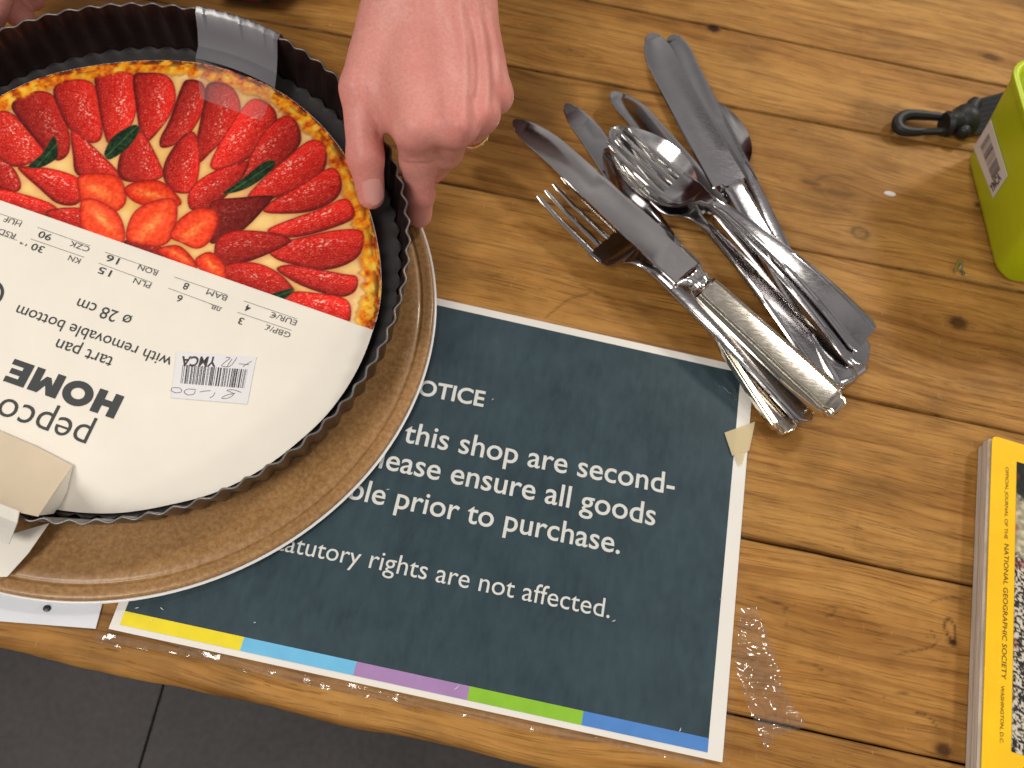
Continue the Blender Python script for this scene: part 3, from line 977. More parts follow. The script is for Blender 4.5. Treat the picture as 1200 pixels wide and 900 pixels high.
price('GBP/\u00a3', '3', (976, 571), (848, 533), 92, 17)
price('EUR/\u20ac', '4', (996, 527), (872, 488), 96, 18)
price('\u043b\u0432.', '6', (757, 490), (632, 454), 42, 18)
price('BAM', '8', (762, 444), (655, 411), 74, 18)
price('PLN', '15', (500, 402), (370, 360), 62, 46)
price('RON', '16', (520, 356), (397, 317), 70, 46)
price('KN', '30', (262, 319), (134, 277), 42, 44)
price('CZK', '90', (280, 273), (160, 234), 72, 46)
price('RSD', '5', (24, 228), (-90, 190), 62, 18)
price('HUF', '9', (45, 186), (-70, 145), 62, 18)
text_on(mb, '14', Z3(96, 259), Z3(72, 250), z1, 0, height=.0013)
def line(p, q, w=.00022, mi=1):
    d = (q - p).normalized()
    n = Vector((-d.y, d.x, 0)) * w / 2
    mb.add([(a.x, a.y, z1) for a in (p - n, q - n, q + n, p + n)], [(0, 1, 2, 3)], mi)
for a, b in [((1025, 562), (835, 498)), ((1045, 522), (858, 458)), ((780, 483), (592, 413)), ((800, 437), (613, 374)), ((537, 395), (347, 325)),
             ((558, 352), (370, 287)), ((297, 305), (108, 240)), ((318, 265), (133, 200)), ((60, 245), (-60, 205)), ((80, 178), (-60, 132))]:
    line(Z3(*a), Z3(*b))
# round black mark at the left
cm = cp(-14, 344)
ro, ri = .0078, .0062
n_ = 32
mb.add([(cm.x + r * math.cos(2 * math.pi * k / n_), cm.y + r * math.sin(2 * math.pi * k / n_), z1) for r in (ri, ro) for k in range(n_)],
       [(k, n_ + k, n_ + (k + 1) % n_, (k + 1) % n_) for k in range(n_)], 0)
recalc(mb.build('lettering', [M_ink, M_ink2], card, smooth=False))

# ---- price sticker with bar code
def in_quad(q, s, t):
    a = q[0].lerp(q[1], s); b = q[3].lerp(q[2], s)
    return a.lerp(b, t)
def sticker(name, quadpts, z, parent, mats, texts, bars, seed, up=Vector((0, 0, 1)), label=None):
    mb = MB()
    q = quadpts
    nrm = (q[1] - q[0]).cross(q[3] - q[0]).normalized()
    if nrm.dot(up) < 0:
        nrm = -nrm
    th = .00018
    mb.add([p for p in q] + [p + nrm * th for p in q], [(4, 5, 6, 7), (0, 1, 5, 4), (1, 2, 6, 5), (2, 3, 7, 6), (3, 0, 4, 7)], 0)
    r_ = random.Random(seed)
    (s0, t0), (s1, t1) = bars
    s = s0
    while s < s1:
        w = r_.choice([.006, .006, .012, .018])
        e = min(s + w, s1)
        mb.add([in_quad(q, a, b) + nrm * (th + .00012) for a, b in ((s, t0), (e, t0), (e, t1), (s, t1))], [(0, 1, 2, 3)], 1)
        s = e + r_.choice([.006, .008, .014, .02])
    for txt, (sa, ta), (sb, tb), (su, tu), bold in texts:
        v, f = text_geo(txt, bold)
        x0, x1 = v[:, 0].min(), v[:, 0].max()
        A, B = in_quad(q, sa, ta), in_quad(q, sb, tb)
        U = in_quad(q, su, tu) - A
        mb.add([A + (B - A) * ((a - x0) / (x1 - x0)) + U * (b / .7) + nrm * (th + .00012) for a, b, _ in v], f, 1)
    return mb, nrm, th

M_stk = plain('sticker_paper', lin(228, 226, 228), .5, vary=.02)
M_black = plain('black_ink', lin(62, 60, 62), .6)
SQ = [atc(u, v, ZC + .0002) for u, v in ((207, 412), (300.5, 418.5), (290, 473.5), (200.5, 466))]
mb, nrm, th = sticker('price_sticker', SQ, ZC, card, None, [('YMCA', (.52, .06), (.08, .10), (.51, .27), .025)], ((.10, .28), (.92, .68)), 4)
# pencil handwriting
def scribble(pts, w=.00016):
    pts = [atc(180 + x / 5, 380 + y / 5, ZC + .0002) + nrm * (th + .00016) for x, y in catmull(pts, 5, False)]
    for a, b in zip(pts[:-1], pts[1:]):
        d = (b - a)
        if d.length < 1e-6:
            continue
        n = nrm.cross(d.normalized()) * w
        mb.add([a - n, b - n, b + n, a + n], [(0, 1, 2, 3)], 2)
for s_ in ([(515, 400), (470, 385), (430, 388), (470, 408), (440, 432), (400, 434), (430, 415), (480, 405)], [(360, 400), (350, 420), (330, 432)], [(335, 390), (300, 392), (270, 398)],
           [(250, 385), (205, 380), (180, 395), (200, 414), (235, 410), (245, 392)], [(160, 375), (115, 372), (105, 388), (130, 402), (165, 396), (160, 378)],
           [(575, 218), (540, 238), (525, 250)], [(560, 238), (500, 232)], [(490, 195), (450, 245), (400, 245), (420, 222), (450, 198), (425, 195)], [(460, 205), (430, 250)]):
    scribble(s_)
recalc(mb.build('price_sticker', [M_stk, M_black, plain('pencil', lin(120, 116, 112), .6)], card, smooth=False))

# ---- clear tape, ceiling reflection painted grey at far rim, plain over the picture
def pth(u, v, z):
    return atc(u, v, z)
tm = MB()
aL = math.atan2(atp(232, 7, zT).y, atp(232, 7, zT).x)
aR = math.atan2(atp(329, 43, zT).y, atp(329, 43, zT).x)
nn = 30
loops = []
for i in range(nn + 1):
    s = i / nn
    a = aL + (aR - aL) * s
    P_ = lambda r, z: Vector((KC.x + r * math.cos(a), KC.y + r * math.sin(a), z))
    wob = .0002 * math.sin(s * 44) + .0002 * math.sin(s * 97)
    bot = MCARD @ atc(229, 68, ZC + .003).lerp(atc(322, 103, ZC + .003), s)
    bot += (P_(.1, 0) - P_(.095, 0)).normalized() * .0022 * math.sin(math.pi * s)
    loops.append([P_(.1452, zT - .004), P_(.1446, zT + .0004), P_(.1430 + wob, zT + .0018 + wob), P_(.1398, zT + .0004), P_(.1382, zT - .006).lerp(bot, .18), P_(.1360, -.013).lerp(bot, .45), bot])
vs = [p for L in loops for p in L]
fs = [(i * 7 + j, i * 7 + j + 1, (i + 1) * 7 + j + 1, (i + 1) * 7 + j) for i in range(nn) for j in range(6)]
tm.add(vs, fs)
# bulge the band along the rim's arc
M_reftape = film_mat('reflection_grey_film', .10, (.85, .86, .88, 1), .25, bump=.0002, bscale=60, haze=.80, hcol=lin(118, 116, 121))  # grey diffuse share stands in for the ceiling mirrored in clear tape
recalc(tm.build('tape_band', M_reftape, pan))
tm = MB()
F = [atc(229, 68, ZC + .0035), atc(322, 103, ZC + .0035), atc(306, 141, ZC + .0007), atc(234, 115, ZC + .0007)]
nn = 8
vs = []
for i in range(nn + 1):
    for j in range(6):
        s, t = i / nn, j / 5
        p = F[0].lerp(F[1], s).lerp(F[3].lerp(F[2], s), t)
        p.z = ZC + .0006 + .003 * (1 - t) ** 2.5
        vs.append(p)
tm.add(vs, [(i * 6 + j, i * 6 + j + 1, (i + 1) * 6 + j + 1, (i + 1) * 6 + j) for i in range(nn) for j in range(5)])
recalc(tm.build('clear_tape_end', film_mat('clear_film', .07, rough=.12, bump=.0002, bscale=50, haze=.08), card))

# ---- card tab folded over the near rim
M_tab = plain('card_back', lin(214, 198, 172), .65, vary=.06, nscale=30, bump=.0002, bscale=250)
def sheet(mb, rows, thick=.0006, sub=1):
    """rows of points -> two-sided thin sheet"""
    m, n = len(rows), len(rows[0])
    top = [Vector(p) for r in rows for p in r]
    fs = [(i * n + j, i * n + j + 1, (i + 1) * n + j + 1, (i + 1) * n + j) for i in range(m - 1) for j in range(n - 1)]
    nr = [Vector() for _ in top]
    for f in fs:
        nn_ = (top[f[1]] - top[f[0]]).cross(top[f[3]] - top[f[0]])
        for k in f:
            nr[k] += nn_
    bot = [p - q.normalized() * thick for p, q in zip(top, nr)]
    N = len(top)
    af = fs + [tuple(N + k for k in reversed(f)) for f in fs]
    for i in range(m - 1):
        for j, s in ((0, 1), (n - 1, -1)):
            a, b = i * n + j, (i + 1) * n + j
            af.append((a, b, b + N, a + N) if s > 0 else (b, a, a + N, b + N))
    for j in range(n - 1):
        for i, s in ((0, -1), (m - 1, 1)):
            a, b = i * n + j, i * n + j + 1
            af.append((a, b, b + N, a + N) if s > 0 else (b, a, a + N, b + N))
    mb.add(top + bot, af)
mb = MB()
RZ = ZC + .0315
rows = [[atc(-75, 478, ZC + .0008), atc(0, 506, ZC + .0008), atc(42, 524, ZC + .0008), atc(85.5, 546.5, ZC + .0008)],
        [atc(-75, 525, .011), atc(0, 550, .011), atc(32, 561, .011), atc(66, 574, .011)],
        [atc(-75, 568, RZ), atc(0, 592, RZ), atc(20, 600, RZ), atc(45, 605.5, RZ)]]
sheet(mb, rows)
recalc(mb.build('card_tab', M_tab, card, sharp=25))
mb = MB()
rows = [[atc(-75, 566, RZ + .0009), atc(-5, 588, RZ + .0009), atc(23.5, 599, RZ + .0009)],
        [atc(-75, 580, RZ - .0015), atc(-5, 601, RZ - .0015), atc(21, 612, RZ - .0015)],
        [atc(-75, 608, .014), atc(-5, 631, .014), atc(11.5, 637, .014)]]
sheet(mb, rows)
recalc(mb.build('card_tab', plain('card_edge_white', lin(236, 230, 218), .6), card, sharp=25))
mb = MB()
_ci = MC.inverted()
atw = lambda u, v, z: _ci @ at(u, v, z)
rows = [[atw(-75, 600, .0165), atw(0, 630, .0165), atw(58, 613, .0165)], [atw(-75, 640, .0145), atw(-5, 655, .0145), atw(34, 648, .0145)], [atw(-75, 665, .0115), atw(-10, 676, .0115), atw(9, 675.5, .0115)]]
sheet(mb, rows)
recalc(mb.build('card_tab', M_card, card, sharp=25))
mb = MB()      # shaded side gusset of the tab
rows = [[atc(85, 547, ZC + .001), atc(66, 575, .011), atc(46, 604, .026)], [atc(79, 575, ZC + .001), atc(72, 589, ZC + .001), atc(63, 602, ZC + .002)]]
sheet(mb, rows, .0004)
recalc(mb.build('card_gusset', M_card, card, sharp=25))

# ================================================================== CUTLERY
def metal(name, col, rough, scr=.25, gold=0.0):
    M = Mat(name)
    M.set(Metallic=1.0)
    f = M.noise(60, 6, .65)
    M.color(M.ramp(f, [(.3, tuple(c * .88 for c in col)), (.7, col)]))
    r1 = M.noise(900, 3, .7, stretch=(.25, 1, 1))
    M.l(M.ramp(r1, [(.3, (rough * .7,) * 3), (.75, (min(1, rough * 1.35),) * 3)]), M.b.inputs['Roughness'])
    if scr:
        M.bump(r1, scr, .00002)
    return M.m
M_steel = metal('steel_satin', (.54, .525, .535), .11, .0)
M_bright = metal('steel_polished', (.70, .68, .66), .10, .12)
M_worn = metal('silver_plate_worn', (.72, .66, .56), .13, .2)
M_hand = metal('steel_handle', (.54, .525, .53), .15, .2)

class Frame3:
    def __init__(s, end, tip, roll=0.0):
        s.o = Vector(end)
        d = Vector(tip) - s.o
        s.L = d.length
        s.x = d.normalized()
        up = Vector((0, 0, 1))
        s.y = up.cross(s.x).normalized()
        s.z = s.x.cross(s.y)
        if roll:
            q = Matrix.Rotation(roll, 3, s.x)
            s.y = q @ s.y
            s.z = q @ s.z
    def p(s, a, b, c):
        return s.o + s.x * a + s.y * b + s.z * c

def interp(tab, s):
    xs_ = [t[0] for t in tab]
    return [float(np.interp(s, xs_, [t[k] for t in tab])) for k in range(1, len(tab[0]))]

def smooth_tab(tab, n):
    """catmull-resampled table rows"""
    return catmull(tab, n, False)

def oval_loop(F, s, w, t, z, n=14, pw=.8, yoff=0.0):
    out = []
    for k in range(n):
        a = 2 * math.pi * k / n
        ca, sa = math.cos(a), math.sin(a)
        out.append(F.p(s, yoff + w * math.copysign(abs(ca) ** pw, ca), z + t * math.copysign(abs(sa) ** pw, sa)))
    return out

def dish_loop(F, s, w, th, z, dep, n=13):
    top, bot = [], []
    for k in range(n):
        y = -1 + 2 * k / (n - 1)
        zz = z - dep * (1 - abs(y) ** 2.2)
        top.append(F.p(s, y * w, zz + th * (.3 + .2 * (1 - y * y))))
        bot.append(F.p(s, y * w, zz - th * (.3 + .2 * (1 - y * y))))
    return top + bot[::-1]

def knife(name, tip, end, label, ornate=False, wide=1.0, roll=0.0, mat=None, hl=.46, flip=1, hmat=None, hw=1.0):
    F = Frame3(end, tip, roll)
    L = F.L
    root = thing(name, end, label, 'knife', 'cutlery piled on the table')
    b0_ = L * hl
    # blade: flat, one straight back and one bellied edge, rounded tip
    mb = MB()
    loops = []
    W_ = .0098 * wide
    for t in np.concatenate([np.linspace(0, .8, 12), .8 + .2 * np.sin(np.linspace(0, math.pi / 2, 12))[1:]]):
        s = b0_ + .002 + t * (L - b0_ - .002)
        belly = W_ * (1.02 + .06 * math.sin(t * math.pi * .8) - .26 * t)
        e = max(0.0, (t - .80) / .20)
        k = math.sqrt(max(0, 1 - e ** 2.2))
        back = W_ * (1.0 - .20 * t)
        yl = -belly * k * (1 if e < 1 else 0) + W_ * .25 * e * flip
        yr = back * k + W_ * .25 * e * flip
        if flip < 0:
            yl, yr = -back * k + W_ * .25 * e * flip, belly * k + W_ * .25 * e * flip
        if e >= 1:
            yl = yr = W_ * .25 * flip
            yl -= .0002; yr += .0002
        yc, hwid = (yl + yr) / 2, (yr - yl) / 2
        tt = .0009 * (1 - .5 * t)
        loops.append([F.p(s, yl, -.0001), F.p(s, yc - hwid * .75, -tt * .8), F.p(s, yc + hwid * .93, -tt), F.p(s, yr, -tt * .8), F.p(s, yr, tt * .8), F.p(s, yc + hwid * .93, tt), F.p(s, yc - hwid * .75, tt), F.p(s, yl, .0001)])
    loft(mb, loops)
    recalc(mb.build('blade', mat or M_steel, root, sharp=12))
    # handle
    mb = MB()
    if ornate:
        prof = [(-1, -.5), (-1, .10), (-.95, .35), (-.90, .40), (-.86, .30), (-.82, .55), (-.77, .62), (-.73, .50), (-.69, .78), (-.63, .86), (-.57, .78), (0, .84), (.57, .78), (.63, .86), (.69, .78), (.73, .50), (.77, .62), (.82, .55), (.86, .30), (.90, .40), (.95, .35), (1, .10), (1, -.5), (.7, -.9), (-.7, -.9)]
        tab = [(0.000, .0030, .0022), (.0008, .0058, .0036), (.0025, .0074, .0043), (.0045, .0070, .0040), (.006, .0088, .0046), (.009, .0096, .0047), (.03, .0096, .0046), (b0_ - .018, .0082, .0040), (b0_ - .0125, .0078, .0038)]
        for j in range(len(tab)):
            tab[j] = (tab[j][0], tab[j][1] * hw, tab[j][2])
        loft(mb, [[F.p(s, y * w, z * t) for y, z in prof] for s, w, t in tab])
        recalc(mb.build('handle', M_worn, root, sharp=30))
        mb = MB()
        tab = [(b0_ - .0125, .0068, .0036), (b0_ - .0115, .0086, .0050), (b0_ - .0100, .0074, .0042), (b0_ - .0085, .0064, .0040), (b0_ - .0065, .0078, .0050), (b0_ - .0045, .0066, .0040), (b0_ - .002, .0082, .0046), (b0_, .0100, .0036), (b0_ + .0015, .0104, .0020), (b0_ + .0022, .0100, .0012)]
        loops = []
        for s, w, t in tab:
            loops.append([F.p(s, w * math.copysign(abs(math.cos(a)) ** .8, math.cos(a)), t * math.sin(a) * (1 + .18 * math.cos(7 * a))) for a in np.linspace(0, 2 * math.pi, 28, endpoint=False)])
        loft(mb, loops)
        recalc(mb.build('bolster', M_bright, root, sharp=60))
    else:
        tab = [(0, .0040, .0018), (.001, .0072, .0032), (.004, .0090, .0040), (.015, .0095, .0042), (b0_ * .55, .0082, .0038), (b0_ - .006, .0070, .0034), (b0_ - .003, .0076, .0036), (b0_ - .001, .0072, .0034), (b0_, .0085, .0018), (b0_ + .0025, .0088, .0011)]
        prof = [(-1, -.4), (-1, .4), (-.86, .72), (-.72, .90), (-.45, .94), (0, .96), (.45, .94), (.72, .90), (.86, .72), (1, .4), (1, -.4), (.7, -.9), (-.7, -.9)]
        loft(mb, [[F.p(s, y * w * hw, z * t) for y, z in prof] for s, w, t in tab])
        recalc(mb.build('handle', hmat or M_hand, root, sharp=40))
    return root

def spoon_handle(mb, F, sN, endw, neckw, z_end, z_mid, z_neck, square=False, n=26, th=.0011):
    L = F.L
    loops = []
    for i in range(n + 1):
        t = i / n
        s = sN * t
        w = endw * (1 - t) ** 1.15 + neckw * (1 - (1 - t) ** 1.15)
        if square:
            e = min(1, s / .0016)
            w *= .86 + .14 * math.sqrt(1 - (1 - e) ** 2) if e < 1 else 1
        else:
            e = min(1, s / (endw * .85))
            w *= max(.12, math.sqrt(max(0, 1 - (1 - e) ** 2)))
        z = z_end * (1 - t) ** 2 + 2 * z_mid * t * (1 - t) + z_neck * t * t
        tt = th * (1 + 1.0 * t)
        prof = [(-1, -.25), (-1, .45), (-.90, .85), (-.80, .60), (-.68, .95), (-.55, .85), (0, .95), (.55, .85), (.68, .95), (.80, .60), (.90, .85), (1, .45), (1, -.25), (.8, -.9), (-.8, -.9)]
        loops.append([F.p(s, y * w, z + zz * tt) for y, zz in prof])
    return loops

def fork(name, tip, end, label, hw=.0115, headw=.0125, hmat=None, sq=False, roll=0.0, arch=.012, ht=.0):
    F = Frame3(end, tip, roll)
    L = F.L
    root = thing(name, end, label, 'fork', 'cutlery piled on the table')
    k = L / .19
    sN, sR, sT = .112 * k, .134 * k, .146 * k
    hz = lambda s: float(np.interp(s, [0, sN, sN + .012 * k, sR, sT, L - .018 * k, L], [0, arch * .75, arch * .62, ht, ht - .0012, ht + .0008, ht + .004]))
    mb = MB()
    loops = spoon_handle(mb, F, sN, hw, .0030, 0, arch * 1.0, arch * .75, sq)
    for s, w in ((sN + .006 * k, .0031), (sN + .012 * k, .0046), (sN + .017 * k, .0080), (sR - .001 * k, headw * .88), (sR + .005 * k, headw * .98), (sT, headw)):
        z = hz(s)
        loops.append([F.p(s, y * w, z + zz * .0010 + .0016 * (abs(y) ** 2) * (1 if s > sN + .012 * k else 0)) for y, zz in [(-1, -.25), (-1, .45), (-.90, .85), (-.80, .85), (-.68, .9), (-.55, .9), (0, .95), (.55, .9), (.68, .9), (.80, .85), (.90, .85), (1, .45), (1, -.25), (.8, -.9), (-.8, -.9)]])
    loft(mb, loops)
    recalc(mb.build('handle', hmat or M_hand, root, sharp=45))
    for j in range(4):
        yc = (-1 + (2 * j + 1) / 4) * headw
        mb = MB()
        loops = []
        for i in range(13):
            t = i / 12
            s = sT - .0006 + t * (L - sT)
            w = headw * .128 * (1 - .30 * t) if i < 12 else headw * .06
            z = hz(s) + .0016 * (yc / headw) ** 2
            yy = yc * (1 - .05 * t)
            loops.append([F.p(s, yy - w, z - .0007), F.p(s, yy - w, z + .0006), F.p(s, yy - w * .5, z + .0010), F.p(s, yy + w * .5, z + .0010), F.p(s, yy + w, z + .0006), F.p(s, yy + w, z - .0007)])
        loft(mb, loops)
        recalc(mb.build('tine', M_bright, root, sharp=50))
    return root

def spoon(name, tip, end, label, bw=.020, hw=.0110, bl=.30, sq=False, arch=.013, dep=.0075, roll=0.0, hmat=None, bz=.004):
    F = Frame3(end, tip, roll)
    L = F.L
    root = thing(name, end, label, 'spoon', 'cutlery piled on the table')
    sB = L * (1 - bl)
    sN = sB - .010
    mb = MB()
    loops = spoon_handle(mb, F, sN, hw, .0032, 0, arch, arch * .72, sq)
    loops.append([F.p(sB + .004, y * .0042, bz + .0012 + zz * .0012) for y, zz in [(-1, -.25), (-1, .45), (-.90, .85), (-.80, .85), (-.68, .9), (-.55, .9), (0, .95), (.55, .9), (.68, .9), (.80, .85), (.90, .85), (1, .45), (1, -.25), (.8, -.9), (-.8, -.9)]])
    loft(mb, loops)
    recalc(mb.build('handle', hmat or M_hand, root, sharp=45))
    mb = MB()
    loops = []
    n = 26
    for i in range(n + 1):
        t = .5 - .5 * math.cos(math.pi * i / n)
        s = sB + t * (L - sB)
        w = bw * (max(1e-4, math.sin(math.pi * min(1, t) ** .86)) ** .62)
        w = max(w, .0026 * (1 - t) if t < .5 else .0005)
        d = dep * math.sin(math.pi * t ** .85) ** .8 if 0 < t < 1 else 0
        loops.append(dish_loop(F, s, w, .0010, bz + .0008 * t, d))
    loft(mb, loops)
    recalc(mb.build('bowl', M_bright, root, sharp=70))
    return root

P3 = lambda u, v, z: at(u, v, z)
# lowest layer
knife('table_knife', P3(667, 120, .020), P3(926, 507, .0065), 'short knife lying second from the left, its rounded tip dull and spotted', hl=.47, wide=1.0, flip=1, ornate=True, hw=.85)
knife('table_knife', P3(722, 106, .010), P3(1008, 441, .0055), 'knife whose curved grey blade shows between the spoon bowl and the tall knife', hl=.55, wide=1.28, flip=1, roll=.12)
knife('table_knife', P3(783, 42, .013), P3(978, 446, .0050), 'knife almost hidden, its blade edge bluish along the right of the tall knife', hl=.52, wide=1.25, flip=-1, roll=-.12)
spoon('dessert_spoon', P3(831, 124, .0050), P3(972, 452, .0045), 'spoon whose bowl peeks out behind the tall knife blades', bw=.0150, bl=.27, bz=.0045, dep=.0035)
fork('table_fork', P3(643, 219, .015), P3(951, 492, .0125), 'fork at the lower left of the pile with its tines bare on the wood', hw=.0092, headw=.0148, arch=.008, ht=-.004)
# middle layer
fork('table_fork', P3(722, 163, .020), P3(988, 455, .0125), 'fork buried under the large spoon, only tine tips and dark handle showing', hw=.0130, arch=.010)
knife('table_knife', P3(758, 40, .030), P3(992, 452, .0135), 'tall knife with wide grey blade raised highest towards the back', hl=.535, wide=1.36, flip=-1, roll=.05)
# top layer
spoon('table_spoon', P3(716, 152, .0275), P3(1015, 426, .0185), 'large shiny spoon with a fork nested in its bowl', bw=.0218, bl=.335, arch=.017, dep=.0105, bz=.001)
fork('table_fork', P3(722, 167, .0265), P3(1015, 398, .0235), 'fork nested inside the bowl of the large spoon on top', hw=.0130, headw=.0132, sq=True, arch=.017, ht=.0010)
knife('table_knife', P3(606, 138, .026), P3(984, 481, .0225), 'front knife with ornate ridged silver handle lying across the left fork', ornate=True, hl=.435, wide=1.16, flip=1, mat=M_bright, hw=1.12, roll=.03)

# ================================================================== PERSON (two bare hands; one body surface grown from a distance field)
def seg(P, a, b, ra, rb):
    a, b = np.array(a), np.array(b)
    ab = b - a
    t = np.clip(((P - a) @ ab) / (ab @ ab), 0, 1)
    return np.linalg.norm(P - a - t[..., None] * ab, axis=-1) - (ra + (rb - ra) * t)
def smin(a, b, k):
    h = np.clip(.5 + .5 * (b - a) / k, 0, 1)
    return b * (1 - h) + a * h - k * h * (1 - h)
def J(u, v, z):
    return tuple(at(u, v, z))
# joints: photo position and height above the table
ARM = [(J(512, -330, .135), J(508, -60, .108), .029, .0235)]
WR = [(J(484, -150, .118), J(470, 0, .103), .020, .0145), (J(540, -150, .115), J(545, 0, .099), .020, .0140)]
META = [(J(470, -10, .100), J(487, 148, .0855), .0125, .0118), (J(500, -10, .103), J(533, 146, .0880), .0125, .0112),
        (J(526, -10, .101), J(562, 133, .0835), .0120, .0100), (J(552, -10, .097), J(580, 112, .0770), .0115, .0092)]
FING = [[J(487, 148, .0850), J(489, 186, .059), J(491, 226, .036), J(491, 252, .020)],
        [J(533, 146, .0870), J(522, 176, .058), J(505, 196, .036), J(492, 206, .022)],
        [J(562, 133, .0820), J(548, 156, .054), J(522, 172, .036), J(504, 182, .024)],
        [J(580, 112, .0760), J(566, 134, .052), J(540, 150, .038), J(520, 158, .028)]]
FR = [(.0108, .0094, .0086, .0074), (.0104, .0094, .0086, .0074), (.0100, .0090, .0082, .0070), (.0090, .0080, .0072, .0062)]
THUMB = [J(452, 20, .096), J(424, 104, .082), J(428, 184, .062), J(435, 229, .0445)]
TR_ = (.0135, .0112, .0093, .0074)
WEB = [(J(440, 70, .088), J(480, 110, .084), .0100, .0105), (J(432, 110, .080), J(468, 140, .078), .0075, .0090), (J(455, 30, .093), J(540, 60, .090), .0125, .0115), (J(470, 100, .085), J(555, 100, .081), .0115, .0100)]
def hand_base(P):
    d = seg(P, *ARM[0])
    for w in WR:
        d = smin(d, seg(P, *w), .014)
    for m in META:
        d = smin(d, seg(P, *m), .009)
    for w in WEB:
        d = smin(d, seg(P, *w), .008)
    t = seg(P, THUMB[0], THUMB[1], TR_[0], TR_[1])
    t = smin(t, seg(P, THUMB[1], THUMB[2], TR_[1] * .95, TR_[2]), .004)
    t = smin(t, seg(P, THUMB[2], THUMB[3], TR_[2], TR_[3]), .004)
    d = smin(d, t, .007)
    for f, r in zip(FING, FR):
        q = seg(P, f[0], f[1], r[0], r[1])
        q = smin(q, seg(P, f[1], f[2], r[1] * .98, r[2]), .003)
        q = smin(q, seg(P, f[2], f[3], r[2], r[3]), .003)
        d = smin(d, q, .0045)
    return d
def hit(u, v, f=hand_base):
    o = np.array(CAM_LOC)
    dr = _R @ np.array([(u - 600) / FPX, -(v - 450) / FPX, -1.0])
    dr = dr / np.linalg.norm(dr)
    t = .18
    for _ in range(60):
        s = float(f((o + dr * t)[None, :])[0])
        if s < 2e-5:
            break
        t += s * .9
        if t > .6:
            return None
    return o + dr * t
def pdist(P, pts):
    D = np.full(P.shape[:-1], 9.0)
    for a, b in zip(pts[:-1], pts[1:]):
        ab = b - a
        t = np.clip(((P - a) @ ab) / (ab @ ab + 1e-12), 0, 1)
        D = np.minimum(D, np.linalg.norm(P - a - t[..., None] * ab, axis=-1))
    return D
# raised tendons and veins (+) and skin creases (-): photo polylines, amount, width
RELIEF = [([(533, -10), (541, 40), (545, 90), (540, 145)], .0016, .0030), ([(505, -10), (515, 50), (522, 100), (524, 130)], .0007, .0030), ([(556, -5), (567, 50), (572, 90), (568, 130)], .0013, .0028),
          ([(478, -10), (480, 60), (484, 120)], .0005, .004), ([(575, 20), (582, 60), (584, 95)], .0010, .0026), ([(550, 40), (556, 80), (553, 110)], .0007, .0016), ([(520, 20), (536, 70), (552, 110)], .0005, .0014),
          ([(540, 150), (541, 152)], .0016, .0050), ([(568, 134), (569, 136)], .0014, .0042), ([(490, 152), (491, 154)], .0010, .0060), ([(585, 112), (585, 114)], .0010, .0040), ([(430, 178), (431, 180)], .0007, .005),
          ([(465, 189), (485, 192), (506, 191)], -.0011, .0008), ([(468, 184), (486, 186), (505, 186)], -.0004, .0006), ([(410, 190), (425, 193), (447, 190)], -.0005, .0006), ([(410, 184), (426, 186), (447, 184)], -.0004, .0006), ([(412, 178), (428, 180), (446, 178)], -.0003, .0005), ([(413, 197), (428, 199), (447, 196)], -.0003, .0005),
          ([(422, 95), (431, 120), (441, 140), (446, 158)], -.0016, .0022), ([(552, 10), (560, 60), (563, 110)], -.0008, .0026), ([(575, 60), (577, 100), (578, 120)], -.0007, .0022), ([(548, 165), (556, 140), (556, 120)], -.0006, .003)]
REL = []
for pts, a, w in RELIEF:
    hp = [hit(u, v) for u, v in catmull(pts, 3, False)]
    hp = [h for h in hp if h is not None]
    if len(hp) > 1:
        REL.append((hp, a, w))
def hand_full(P):
    d = hand_base(P)
    near = np.abs(d) < .006
    Q = P[near]
    dd = d[near]
    for hp, a, w in REL:
        dd = dd - a * np.exp(-(pdist(Q, hp) / w) ** 2)
    d[near] = dd
    return d
